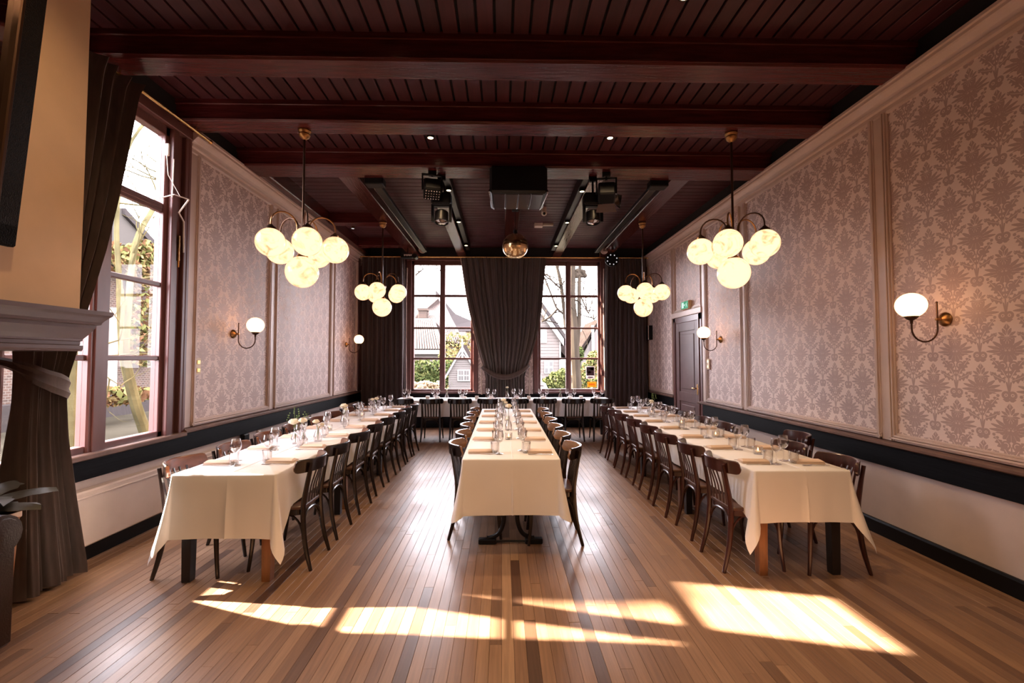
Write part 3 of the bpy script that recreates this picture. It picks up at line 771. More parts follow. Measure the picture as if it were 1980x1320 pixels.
def cloth(label, x0, x1, y0, y1, dF, dB, dL, dR, cx, corner=.15, flare=.12, seed=1, creases=(), onset=.16):
    rnd = random.Random(seed); P = []
    ph = [rnd.uniform(0, 6.28) for _ in range(8)]
    def add(x, y, nx, ny, d, fl, wv): P.append((x, y, nx, ny, d, fl, wv))
    r = .012
    def edge(ax, ay, bx, by, nx, ny, d, dc0, dc1, n, wv, crease=None):
        L = math.hypot(bx - ax, by - ay)
        ts = sorted(set([0.0, 1.0] + [i / n for i in range(n + 1)] + [min(q / L, 1) for q in (.01, .025, .045, .07, .1, .13, .16)] + [1 - min(q / L, 1) for q in (.01, .025, .045, .07, .1, .13, .16)] + ([crease - .012 / L, crease, crease + .012 / L] if crease else [])))
        for t in ts:
            s0, s1 = t * L, (1 - t) * L
            k0, k1 = math.exp(-(s0 / onset) ** 2), math.exp(-(s1 / onset) ** 2)
            dd = d + (dc0 - d) * k0 + (dc1 - d) * k1
            f0, f1 = math.exp(-(s0 / .11) ** 1.5), math.exp(-(s1 / .11) ** 1.5)
            cr = .011 if crease and abs(t - crease) < .002 else 0
            w_ = wv * (math.sin(s0 * 15 + ph[0]) + .6 * math.sin(s0 * 33 + ph[1]) + .4 * math.sin(s0 * 7 + ph[2])) * (1 - max(f0, f1)) + cr
            add(ax + (bx - ax) * t, ay + (by - ay) * t, nx, ny, dd, .010 + .020 * (f0 + f1), w_)
    def arc(cx_, cy_, a0, dA, dB_, fl):
        for i in range(1, 12):
            q = i / 12; a = a0 + PI / 2 * q; bump = math.sin(PI * q)
            add(cx_ + r * math.cos(a), cy_ + r * math.sin(a), math.cos(a), math.sin(a), dA + (dB_ - dA) * q + corner * (1 - abs(2 * q - 1)) ** 1.1, .030 + fl * bump ** 1.2, 0)
    m = lambda a, b: max(a, b)
    cFL, cFR, cBR, cBL = m(dF, dL), m(dF, dR), m(dB, dR), m(dB, dL)
    nx_ = max(8, int((x1 - x0) / .06)); ny_ = max(8, int((y1 - y0) / .05))
    edge(x0 + r, y0, x1 - r, y0, 0, -1, dF, cFL, cFR, nx_, .0035, (cx - x0 - r) / (x1 - x0 - 2 * r)); arc(x1 - r, y0 + r, -PI / 2, cFR, cFR, flare)
    edge(x1, y0 + r, x1, y1 - r, 1, 0, dR, cFR, cBR, ny_, .006); arc(x1 - r, y1 - r, 0, cBR, cBR, flare * .7)
    edge(x1 - r, y1, x0 + r, y1, 0, 1, dB, cBR, cBL, nx_, .004); arc(x0 + r, y1 - r, PI / 2, cBL, cBL, flare * .7)
    edge(x0, y1 - r, x0, y0 + r, -1, 0, dL, cBL, cFL, ny_, .006); arc(x0 + r, y0 + r, PI, cFL, cFL, flare)
    lev = [(0, 0, 0), (.004, .0045, 0), (.006, .012, .02)] + [(None, None, q) for q in (.12, .25, .4, .55, .7, .85, 1.0)]
    n = len(P); vs = []; fs = []
    for dn, dz, q in lev:
        for x, y, a, b, d, fl, wv in P:
            if dn is not None: o, z = dn, ZT - dz
            else: o, z = .006 + fl * q ** 1.25 + wv * min(1, q * 1.5), ZT - .012 - (d - .012) * q
            vs.append((x + a * o, y + b * o, z))
    for j in range(len(lev) - 1):
        for k in range(n): fs.append((j * n + k, j * n + (k + 1) % n, (j + 1) * n + (k + 1) % n, (j + 1) * n + k))
    fs.append(tuple(range(n)))
    o = obj('tablecloth', MB().add(vs, fs), M_cloth, ang=60); tag(o, label, 'tablecloth', 'white tablecloths')
    mb = MB(); e = .0035
    mb.add([(cx - .006, y0, ZT), (cx + .006, y0, ZT), (cx, y0, ZT + e), (cx - .006, y1, ZT), (cx + .006, y1, ZT), (cx, y1, ZT + e)], [(0, 1, 4, 3), (0, 3, 5, 2), (2, 5, 4, 1)])
    for c in creases: mb.add([(x0, c - .006, ZT), (x0, c + .006, ZT), (x0, c, ZT + e), (x1, c - .006, ZT), (x1, c + .006, ZT), (x1, c, ZT + e)], [(0, 1, 4, 3), (0, 3, 5, 2), (2, 5, 4, 1)])
    obj('pressed_crease', mb, M_cloth, o)
    return o
cloth('white cloth over the window table with long pointed front corners', -2.275, -1.565, 3.215, 7.79, .43, .40, .27, .27, -1.89, corner=.15, flare=.085, seed=3, creases=(4.1, 5.0, 6.2))
cloth('white cloth over the middle table with a straight front hem', -.315, .46, 3.655, 7.315, .435, .42, .28, .28, .085, corner=.04, flare=.075, seed=5, creases=(4.6, 5.6))
cloth('white cloth over the door table with flared front corners', 1.795, 2.485, 3.23, 7.61, .355, .35, .275, .275, 2.165, corner=.19, flare=.105, seed=8, creases=(4.1, 5.2, 6.3))
cloth('white cloth over the cross table below the far windows', -2.10, 2.145, 8.74, 9.49, .30, .30, .30, .30, .03, corner=.06, flare=.07, seed=9, creases=())

# ------------------------------------------------------------------ tableware
GW = MB().lathe([(.0005, .0), (.034, .0), (.036, .002), (.034, .004), (.012, .008), (.0042, .016), (.0038, .085), (.007, .094), (.020, .104), (.034, .122), (.0385, .142), (.037, .165), (.031, .198), (.0302, .198), (.036, .165), (.0372, .142), (.033, .124), (.019, .107), (.0005, .099)], 18).mesh('wine_glass', M_glass)
GT = MB().lathe([(.0005, .0), (.030, .0), (.032, .003), (.037, .092), (.0362, .092), (.0312, .012), (.0005, .012)], 18).mesh('tumbler', M_glass)
def napkin_mesh():
    mb = MB()
    for k, (sx, sy, z0, z1, ox) in enumerate(((.050, .105, 0, .006, 0), (.049, .1035, .006, .0115, .0015), (.0475, .102, .0115, .018, .003))):
        mb.box(-sx + ox, sx, -sy, sy, z0, z1, .0028)
    o = [(-.045, -.098, .018), (.042, -.098, .018), (.046, .098, .018), (-.045, .098, .018)]
    mb.add(o + [(-.02, -.09, .026), (.02, -.09, .028), (.024, .085, .030), (-.02, .085, .025)], [(0, 1, 5, 4), (1, 2, 6, 5), (2, 3, 7, 6), (3, 0, 4, 7), (4, 5, 6, 7)])
    return mb.mesh('napkin', M_nap)
NAP = napkin_mesh()
KN = MB().loft([[(-w_, y, 0.0005), (w_, y, 0.0005), (w_, y, t_), (-w_, y, t_)] for y, w_, t_ in ((-.11, .005, .004), (-.10, .0065, .006), (-.03, .0055, .006), (-.015, .0045, .005), (0, .008, .003), (.08, .0095, .0025), (.105, .006, .002), (.112, .002, .0015))]).mesh('knife', M_steel)
fk = MB().loft([[(-w_, y, z), (w_, y, z), (w_, y, z + t_), (-w_, y, z + t_)] for y, w_, t_, z in ((-.10, .006, .003, .0005), (-.08, .0065, .003, .0005), (0, .0035, .003, .003), (.03, .004, .003, .006), (.05, .011, .002, .004), (.062, .012, .002, .003))])
for k in range(4): fk.box(-.012 + k * .0067, -.012 + k * .0067 + .0036, .060, .105, .0025, .0045)
FK = fk.mesh('fork', M_steel)
def small(name, me, label, cat, group, loc, rz=0.0):
    return tag(link(name, me, None, loc, (0, 0, rz)), label, cat, group)
ZC0 = ZT + .0005
def place(cx, cy, rz, where, tname, grp):
    """one setting: origin on the table edge, local +y pointing to the middle of the table"""
    M = Matrix.Translation((cx, cy, ZC0)) @ Matrix.Rotation(rz, 4, 'Z')
    at_ = lambda x, y: tuple(M @ Vector((x + jit(.006), y + jit(.008), 0)))
    q = ', ' + ' '.join((where + ' ' + tname).split())
    small('napkin', NAP, 'folded beige napkin' + q, 'napkin', 'napkins on the ' + grp, at_(0, .135), rz + jit(.12))
    small('knife', KN, 'steel knife' + q, 'knife', 'knives on the ' + grp, at_(.085, .150), rz + jit(.06))
    small('fork', FK, 'steel fork' + q, 'fork', 'forks on the ' + grp, at_(-.085, .140), rz + jit(.06))
    small('wine_glass', GW, 'stemmed wine glass' + q, 'wine glass', 'wine glasses on the ' + grp, at_(.075, .285), jit(1))
    small('tumbler', GT, 'small water tumbler' + q, 'tumbler', 'tumblers on the ' + grp, at_(.015 + jit(.02), .255), jit(1))
YS1 = [3.61, 4.18, 4.78, 5.38, 5.97, 6.55, 7.10, 7.58]
NE = ' from near end on '
for i, y in enumerate(YS1):
    place(-1.565, y - .02, R90, ordi(i, 8) + NE, 'aisle side of window table', 'window table')
    place(-2.275, y - .06, -R90, ordi(i, 8) + NE, 'wall side of window table', 'window table')
YS2 = [3.50, 4.06, 4.64, 5.22, 5.78, 6.32, 6.83, 7.34]
for i, y in enumerate(YS2):
    place(1.795, y, -R90, ordi(i, 8) + NE, 'aisle side of door table', 'door table')
    place(2.485, y - .03, R90, ordi(i, 8) + NE, 'wall side of door table', 'door table')
for i, y in enumerate((3.92, 4.53, 5.12, 5.72, 6.34, 6.94)):
    place(-.315, y, -R90, ordi(i, 6) + NE, 'window half of middle table', 'middle table')
    place(.46, y - .02, R90, ordi(i, 6) + NE, 'door half of middle table', 'middle table')
for i, x in enumerate(bx_):
    place(x, 8.745, 0, ordi(i, 8) + ' from window wall on', 'room side of cross table', 'cross table')
    place(x + .02, 9.485, PI, ordi(i, 8) + ' from window wall on', 'far side of cross table', 'cross table')

# tealights in clear cups, white candle cubes, vases with flowers
CUP = MB().lathe([(.0005, 0), (.033, 0), (.036, .004), (.038, .062), (.0365, .062), (.034, .012), (.0005, .012)], 16).mesh('glass_cup', M_glass)
WAX = MB().lathe([(.0005, .012), (.026, .012), (.027, .026), (.0005, .027)], 14).mesh('wax', M_wax)
FLM = MB().lathe([(.0004, .028), (.004, .032), (.0052, .038), (.003, .047), (.0004, .055)], 8).mesh('flame', M_flame)
def tealight(x, y, label):
    t = thing('tealight_holder', label, 'candle', (x, y, ZC0), 0, 'tealights on the long tables')
    link('glass_cup', CUP, t); link('wax', WAX, t); link('flame', FLM, t)
for i, y in enumerate((3.80, 4.62, 5.50, 6.6)): tealight(2.155 + jit(.02), y, 'clear cup with a lit tealight on the door table, %s from the near end' % ordi(i, 4))
for i, y in enumerate((4.55, 5.9)): tealight(.065, y, 'clear cup with a lit tealight on the %s half of the middle table' % ('near', 'far')[i])
for i, y in enumerate((5.15, 6.35)): tealight(-1.93, y, 'clear cup with a lit tealight on the window table, %s its near end' % ('closer to', 'farther from')[i])
CUBE = MB().box(-.036, .036, -.036, .036, 0, .068, .006).mesh('candle_cube', M_white)
for i, x in enumerate((-1.47, -.5, .53, 1.57)):
    small('candle_cube', CUBE, 'white cube candle holder on the cross table, %s from the window wall' % ordi(i, 4), 'candle holder', 'white candle cubes', (x, 9.06, ZC0))
VASE = MB().lathe([(.0005, 0), (.034, 0), (.038, .006), (.040, .05), (.030, .085), (.017, .11), (.016, .145), (.020, .150), (.0185, .150), (.0145, .143), (.0155, .11), (.028, .084), (.037, .05), (.034, .01), (.0005, .008)], 16).mesh('bottle', M_glass)
def bloom(mb, c, r, seed):
    rd = random.Random(seed); c = Vector(c)
    mb.ball(c, r * .55, 10, 6, .9)
    for layer, (n, rr, lift, sz) in enumerate(((5, .45, .28, .55), (6, .70, .12, .62), (7, .92, -.10, .62))):
        for k in range(n):
            a = 2 * PI * k / n + layer * .5 + rd.uniform(-.15, .15)
            d = Vector((math.cos(a), math.sin(a), 0)); s = Vector((-math.sin(a), math.cos(a), 0)); up = Vector((0, 0, 1))
            b = c + d * r * rr * .5 - up * r * .35; tp = c + d * r * rr + up * r * (lift + .35)
            mid = (b + tp) / 2 + d * r * .18
            mb.add([b - s * r * .15, b + s * r * .15, mid - s * r * sz * .6, mid + d * r * .06, mid + s * r * sz * .6, tp - s * r * .28, tp, tp + s * r * .28],
                   [(0, 1, 3), (0, 3, 2), (1, 4, 3), (2, 3, 6, 5), (3, 4, 7, 6)])
def vase(x, y, label, heads, seed=0, sprigs=0, bottle=True):
    t = thing('flower_vase', label, 'vase', (x, y, ZC0), seed * 1.3, 'bottle vases with white flowers')
    link('bottle', VASE, t)
    for k, (dx, dy, h, r) in enumerate(heads):
        st = obj('stem', MB().tube(sm([(0, 0, .015), (dx * .2, dy * .2, .13), (dx, dy, h)], 4), .0028, 5), M_stem, t)
        mb = MB(); bloom(mb, (dx, dy, h + r * .4), r, seed * 7 + k); obj('bloom', mb, M_petal, st)
    if sprigs:
        mb = MB(); rd = random.Random(seed)
        for k in range(sprigs):
            a = rd.uniform(0, 6.28); e = (math.cos(a) * .11, math.sin(a) * .11, rd.uniform(.24, .34)); mb.tube(sm([(0, 0, .05), (e[0] * .3, e[1] * .3, .17), e], 3), .0016, 4)
            for q in range(4): mb.ball((e[0] * (.7 + q * .1), e[1] * (.7 + q * .1), e[2] - .02 * q + .01), .006, 6, 4)
        obj('sprig', mb, M_stem, t)
vase(-1.945, 4.36, 'bottle vase with a wide ivory rose and wispy sprigs on the window table', [(-.03, .0, .185, .048), (.03, .03, .21, .02)], 1, 6)
vase(-1.845, 4.30, 'bottle vase with a tall white rose beside the wispy sprigs', [(.0, .01, .205, .042)], 2)
vase(-1.78, 4.47, 'bottle vase with small white blooms, third of the cluster on the window table', [(.02, 0, .175, .036), (-.03, .02, .15, .026)], 3)
vase(-1.93, 5.62, 'bottle vase with pale yellow hydrangea head halfway along the window table', [(.0, 0, .20, .05), (.02, .02, .17, .03)], 4)
vase(-1.90, 6.85, 'bottle vase with two white blooms near the far end of the window table', [(.03, 0, .19, .036), (-.03, 0, .18, .034)], 5)
vase(.072, 5.12, 'bottle vase with one cream rose standing in the middle of the middle table', [(.012, 0, .25, .04)], 6)
vase(.02, 6.45, 'bottle vase with a white cluster near the far end of the middle table', [(.0, 0, .20, .04), (-.035, .01, .17, .03)], 7)
vase(.10, 9.10, 'bottle vase with a white flower centred on the cross table before the dark curtain', [(.0, 0, .215, .034)], 8)
vase(-1.10, 9.10, 'bottle vase with greenery on the cross table before the tiled roof view', [(.0, 0, .17, .02)], 9, 3)
vase(1.16, 9.10, 'bottle vase with greenery on the cross table before the bare tree view', [(.0, 0, .17, .02)], 10, 3)
vase(2.13, 6.45, 'bottle vase with pale pink blooms towards the far end of the door table', [(.02, 0, .18, .035), (-.03, .02, .16, .03)], 11, 3)

# ------------------------------------------------------------------ chandeliers
def chandelier(label, x, y, rot, zb=2.43):
    t = thing('globe_chandelier', label, 'chandelier', (x, y, 0), 0, 'brass chandeliers with five alabaster globes around a lower one')
    obj('canopy', MB().lathe([(.0005, ZB), (.062, ZB), (.064, ZB - .015), (.05, ZB - .035), (.056, ZB - .05), (.045, ZB - .075), (.012, ZB - .10), (.0005, ZB - .10)], 20), M_brass, t)
    obj('drop_rod', MB().tube([(0, 0, ZB - .08), (0, 0, 2.80)], .0115, 10), M_bronze, t)
    obj('hub', MB().lathe([(.0005, 2.84), (.02, 2.835), (.03, 2.80), (.062, 2.79), (.066, 2.775), (.06, 2.75), (.03, 2.735), (.012, 2.72), (.011, zb + .215), (.024, zb + .205), (.012, zb + .195), (.0115, zb + .19), (.0005, zb + .19)], 20), M_brass, t)
    obj('globe_cap', MB().lathe([(.0005, zb + .205), (.014, zb + .20), (.03, zb + .185), (.052, zb + .165), (.062, zb + .142), (.06, zb + .138), (.0005, zb + .15)], 20), M_brass, t)
    obj('globe', MB().ball((0, 0, zb), .160, 32, 18), M_globe, t)
    for k in range(5):
        a = rot + 2 * PI * k / 5; c, s = math.cos(a), math.sin(a)
        pts = [(.058, 2.77), (.058, 2.83)] + [(.184 - .126 * math.cos(PI * i / 10), 2.875 + .126 * math.sin(PI * i / 10)) for i in range(11)] + [(.31, 2.835)]
        ar = obj('arm', MB().tube([(r * c, r * s, z) for r, z in pts], .0078, 8), M_bronze if k % 2 else M_brass, t)
        obj('globe_cap', MB().lathe([(.0005, 2.850), (.013, 2.848), (.024, 2.835), (.046, 2.818), (.055, 2.795), (.053, 2.790), (.0005, 2.80)], 18, (.31 * c, .31 * s, 0)), M_bronze, ar)
        obj('globe', MB().ball((.31 * c, .31 * s, 2.672), .137, 28, 16), M_globe, ar)
    return t
r_ = math.radians
chandelier('globe chandelier over the near part of the window table', -2.025, 4.62, r_(85))
chandelier('globe chandelier over the near part of the door table', 2.37, 4.58, r_(90))
chandelier('globe chandelier before the far curtain on the window side', -2.045, 7.76, r_(270))
chandelier('globe chandelier before the far curtain on the door side', 2.41, 7.70, r_(258))
chandelier('added unseen globe chandelier behind the camera on the window side', -2.0, -.6, r_(40))  # this one and the next are added out of view for warm light
chandelier('added unseen globe chandelier behind the camera on the door side', 2.37, 1.05, r_(70))

def sconce(label, xw, y, sgn):
    t = thing('globe_sconce', label, 'wall lamp', (xw, y, 1.85), 0, 'brass wall lamps with a single globe')
    q = lambda d: sgn * d
    obj('wall_plate', MB().lathe([(.0005, q(.0)), (.052, q(.0)), (.054, q(.008)), (.045, q(.02)), (.03, q(.03)), (.012, q(.04)), (.010, q(.075)), (.0005, q(.076))], 20, axis='x'), M_brass, t)
    pts = [(.065, .125), (.065, 0), (.065, -.055)] + [(.165 - .10 * math.cos(PI * i / 12), -.07 - .10 * math.sin(PI * i / 12)) for i in range(13)] + [(.265, -.03)]
    ar = obj('arm', MB().tube([(q(a), 0, b) for a, b in pts], .0062, 8).ball((q(.065), 0, .128), .008, 8, 6), M_bronze, t)
    obj('globe_cup', MB().lathe([(.0005, -.035), (.009, -.035), (.011, -.01), (.03, .0), (.045, .018), (.049, .035), (.047, .036), (.0005, .02)], 20, (q(.265), 0, 0)), M_bronze, ar)
    obj('globe', MB().ball((q(.265), 0, .105), .098, 28, 16, .96), M_globe_s, t)
sconce('wall lamp on the wide damask panel nearest the camera, door side wall', XR - .008, 3.36, -1)
sconce('wall lamp beside the mauve door', XR - .008, 6.90, -1)
sconce('wall lamp on the damask panel next to the window side window', XL + .008, 5.52, 1)
sconce('wall lamp close to the far dark curtain on the window side wall', XL + .008, 9.47, 1)

# ------------------------------------------------------------------ curtains
def interp(tab, z):
    if z >= tab[0][0]: return tab[0][1]
    for (z0, v0), (z1, v1) in zip(tab, tab[1:]):
        if z >= z1:
            t = (z0 - z) / (z0 - z1); t = t * t * (3 - 2 * t) if False else t
            return v0 + (v1 - v0) * t
    return tab[-1][1]
def drape(axis, pos, lo, hi, z0, z1, nf, amp, seed, toward, ampz=None, nu=150, nz=44, shift=None):
    """pleated cloth; axis 'x' runs along x at y = pos, axis 'y' along y at x = pos; toward = sign of the room side"""
    rd = random.Random(seed); ph = [rd.uniform(0, 6.28) for _ in range(4)]
    def fn(s, t):
        z = z1 + (z0 - z1) * t
        a, b = interp(lo, z), interp(hi, z); A = amp * (interp(ampz, z) if ampz else 1)
        ss = s + .012 * math.sin(s * 23 + ph[0]) + .006 * math.sin(t * 5 + s * 9)
        w_ = math.sin(2 * PI * nf * ss + ph[1] + .5 * math.sin(t * 2.2 + ph[2])) + .35 * math.sin(4 * PI * nf * ss + ph[3]) + .4 * math.sin(2 * PI * nf * .37 * ss + ph[2])
        along = a + (b - a) * s; off = toward * (A * w_ + (shift(z) if shift else 0))
        return (along, pos + off, z) if axis == 'x' else (pos + off, along, z)
    return MB().grid(fn, nu, nz)
def hem(axis, pos, edge, z0, z1, r=.012, toward=0):
    pts = []
    for i in range(25):
        z = z1 + (z0 - z1) * i / 24; e = interp(edge, z); pts.append((e, pos, z) if axis == 'x' else (pos, e, z))
    return MB().tube(pts, r, 6)
def rod_thing(label, pts, rings_, brackets):
    t = thing('curtain_rod', label, 'curtain rod', pts[0], 0, 'brass curtain rods')
    p0 = Vector(pts[0]); rel = [tuple(Vector(p) - p0) for p in pts]
    obj('rod', MB().tube(rel, .016, 10), M_rod, t)
    for e in (rel[0], rel[-1]): obj('finial', MB().ball(e, .024, 12, 8), M_rod, t)
    for b in brackets:
        q = Vector(b) - p0; obj('hanger', MB().tube([tuple(q), (q.x, q.y, q.z + .12)], .006, 6), M_brass, t)
rod_thing('brass curtain rod running across the far wall above the windows', [(-3.15, 10.12, 3.83), (3.28, 10.12, 3.83)], 0, [(-2.0, 10.12, 3.83), (.1, 10.12, 3.83), (2.2, 10.12, 3.83)])
rod_thing('brass curtain rod over the window beside the chimney hood', [(-3.09, 2.95, 3.845), (-3.09, 4.80, 3.845)], 0, [(-3.09, 3.66, 3.845), (-3.09, 4.58, 3.845)])

t = thing('curtain', 'dark brown velvet curtain hanging straight between the window wall and the tiled roof view', 'curtain', (0, 0, 0), 0, 'velvet curtains at the far wall')
obj('drape', drape('x', 10.16, [(4, -3.13), (0, -3.12)], [(4, -2.20), (0, -2.16)], .03, 3.83, 9, .034, 1, -1), M_velvet_b, t)
obj('leading_edge', hem('x', 10.15, [(4, -2.19), (0, -2.15)], .03, 3.8), M_velvet, t)
t = thing('curtain', 'dark brown velvet curtain hanging straight between the bare tree view and the door wall', 'curtain', (0, 0, 0), 0, 'velvet curtains at the far wall')
obj('drape', drape('x', 10.16, [(4, 2.36), (0, 2.30)], [(4, 3.26), (0, 3.26)], .03, 3.83, 9, .034, 2, -1), M_velvet_b, t)
obj('leading_edge', hem('x', 10.15, [(4, 2.35), (0, 2.29)], .03, 3.8), M_velvet, t)
eL = [(3.83, -.94), (3.6, -.90), (3.12, -.83), (2.75, -.765), (2.42, -.69), (2.1, -.62), (1.89, -.57), (1.6, -.49), (1.34, -.415), (1.15, -.37), (0, -.38)]
eR = [(3.83, .985), (3.35, .935), (2.65, .875), (2.3, .82), (1.95, .745), (1.65, .65), (1.39, .555), (1.15, .50), (0, .52)]
t = thing('curtain', 'broad dark velvet curtain gathered by a low swag band between the two far windows', 'curtain', (0, 0, 0), 0)
obj('drape', drape('x', 10.14, eL, eR, .03, 3.83, 15, .036, 3, -1, ampz=[(3.83, .8), (1.6, 1.0), (1.25, .75), (.9, .9), (0, 1.1)], nu=240, shift=lambda z: .07 * math.exp(-((z - 1.7) / .5) ** 2)), M_velvet, t)
obj('leading_edge', hem('x', 10.11, [(z, x + .004) for z, x in eL], 1.30, 3.8, .010), M_lining, t)
obj('leading_edge', hem('x', 10.11, [(z, x - .004) for z, x in eR], 1.36, 3.8, .010), M_velvet, t)
pts = []
for i in range(25):
    s = i / 24; x = -.45 + (.60 + .45) * s; z = 1.385 - .245 * (1 - (2 * s - 1) ** 2) + .03 * s
    pts.append((x, 10.12 - .16 * math.sin(PI * s) ** .6, z))
mb = MB()
secs = []
for i, p in enumerate(pts):
    a = Vector(pts[max(i - 1, 0)]); b = Vector(pts[min(i + 1, 24)]); tn = (b - a).normalized(); up = Vector((-tn.z, 0, tn.x)).normalized(); n = Vector((0, -1, 0)); P = Vector(p)
    hw = .042 + .016 * math.sin(PI * i / 24)
    secs.append([P + up * hw, P + up * hw * .5 + n * .024, P - up * hw * .2 + n * .018, P - up * hw * .6 + n * .026, P - up * hw, P - n * .008])
mb.loft(secs); obj('tieback_band', mb, M_velvet, t)
for x in (-.47, .62): obj('lining_edge', hem('x', 10.2, [(4, x), (1.5, x), (0, x + (.03 if x < 0 else -.03))], .76, 1.45, .018), M_lining, t)

# curtain of the side window, tied back
wL = [(3.85, 2.955), (1.55, 2.955), (1.38, 2.95), (1.2, 2.95), (.5, 2.94), (0, 2.95)]
wR = [(3.85, 3.80), (3.72, 3.735), (3.17, 3.64), (2.77, 3.565), (2.38, 3.475), (1.94, 3.345), (1.6, 3.265), (1.4, 3.20), (1.28, 3.20), (1.0, 3.225), (.59, 3.29), (.07, 3.385)]
t = thing('curtain', 'brown velvet curtain tied back beside the chimney hood and mantel', 'curtain', (0, 0, 0), 0)
obj('drape', drape('y', -3.085, wL, wR, .03, 3.845, 6.5, .058, 5, 1, ampz=[(3.85, .7), (2, .85), (1.45, .62), (1.25, .62), (.8, .95), (0, 1.25)], nu=150, nz=70, shift=lambda z: .03 + .02 * math.exp(-((z - 1.36) / .3) ** 2)), M_velvet, t)
secs = []
path = [(-3.20, 2.962, 1.535), (-3.12, 2.966, 1.515), (-3.02, 2.975, 1.475), (-2.975, 3.02, 1.43), (-2.960, 3.09, 1.395), (-2.965, 3.16, 1.365), (-2.99, 3.21, 1.345), (-3.04, 3.235, 1.335), (-3.10, 3.235, 1.335), (-3.17, 3.20, 1.34)]
pp = sm(path, 4)
for i, P in enumerate(pp):
    s = i / (len(pp) - 1); a = pp[max(i - 1, 0)]; b = pp[min(i + 1, len(pp) - 1)]; tn = (b - a).normalized()
    up = Vector((0, 0, 1)); up = (up - tn * up.dot(tn)).normalized(); n = tn.cross(up); n = -n if n.x < 0 and s < .6 else n
    hw = .026 + .042 * min(1, s * 2.2)
    secs.append([P + up * hw, P + up * hw * .55 + n * .014, P + n * .005, P - up * hw * .5 + n * .015, P - up * hw, P - n * .004])
obj('tieback_band', MB().loft(secs), M_velvet, t)

# ------------------------------------------------------------------ things fixed to the ceiling
def downlight(label, x, y, z, r=.035, power=0.0, tilt=(0, 0, -1), spread=70, group='small ceiling spots'):
    t = thing('ceiling_spot', label, 'ceiling light', (x, y, z), 0, group)
    obj('spot_body', MB().lathe([(.0005, .012), (r * 1.25, .01), (r * 1.3, -.004), (r * 1.25, -.03), (r, -.032), (r * .95, -.012), (.0005, -.012)], 18), M_black, t)
    obj('spot_lens', MB().lathe([(.0005, -.030), (r * .88, -.028), (r * .88, -.015), (.0005, -.014)], 16), M_spot, t)
    if power:
        l = bpy.data.lights.new('spot_beam', 'SPOT'); l.energy = power; l.color = (1, .66, .36); l.spot_size = r_(spread); l.spot_blend = .8; l.shadow_soft_size = .06
        o = bpy.data.objects.new('spot_beam', l); C.objects.link(o); o.parent = t; o.location = (0, 0, -.05)
        o.rotation_euler = Vector(tilt).to_track_quat('-Z', 'Y').to_euler()
SP = 55
downlight('recessed spot in the ceiling bay nearest the camera, window side', -.89, 3.08, ZC, power=SP, tilt=(0, .15, -1), spread=100)
downlight('recessed spot in the ceiling bay nearest the camera, door side', 1.27, 3.05, ZC, power=SP, tilt=(0, .15, -1), spread=100)
downlight('recessed spot behind the second cross beam, window side', -.82, 5.12, ZC, power=SP, spread=100)
downlight('recessed spot behind the second cross beam, door side', 1.23, 5.08, ZC, power=SP, spread=100)
for x, y, nm in ((-2.1, .6, 'first'), (0.2, .6, 'second'), (2.3, .6, 'third'), (-1.2, -1.2, 'fourth'), (1.2, -1.2, 'fifth')):
    downlight('%s added unseen spot behind the camera' % nm, x, y, ZC, power=SP * .6, tilt=(0, .3, -1), spread=120)  # extra lamps added out of view to warm the table fronts
downlight('added unseen spot that brightens the chimney hood', -1.55, 1.75, ZC, power=26, tilt=(-.62, .25, -1), spread=95)  # added lamp, out of view, throws warm light on the hood
for i, y in enumerate((6.26, 7.72, 9.33)):
    downlight('small spot on the beam window side of the mirror ball, %s from the near end' % ordi(i, 3), -.745, y, ZB + .03, .034, power=10)
    downlight('small spot on the beam door side of the mirror ball, %s from the near end' % ordi(i, 3), 1.115, y, ZB + .03, .034, power=10)
for x, lab in ((-1.68, 'black lighting track on the window side of the stage lights'), (2.06, 'black lighting track on the door side of the stage lights')):
    t = thing('lighting_track', lab, 'lighting track', (x, 5.9, 3.86), 0, 'black lighting tracks')
    obj('track_channel', MB().box(-.05, .05, 0, 3.9, 0, .06, .006), M_blacksat, t, smooth=False)
    obj('track_edge', MB().box(-.058, -.048, 0, 3.6, -.006, .004, .002), M_steel, t, smooth=False)
    obj('feed_box', MB().box(-.11, .13, -.05, .12, -.04, .06, .012), M_black, t, smooth=False)
for x in (-.745, 1.115):
    tag(obj('spot_rail', MB().box(x - .045, x + .045, 5.9, 9.9, ZB + .04, ZC, .006), M_blacksat, smooth=False), 'black spot rail beside the long beam, ' + ('window' if x < 0 else 'door') + ' side of the mirror ball', 'lighting track', 'black spot rails')

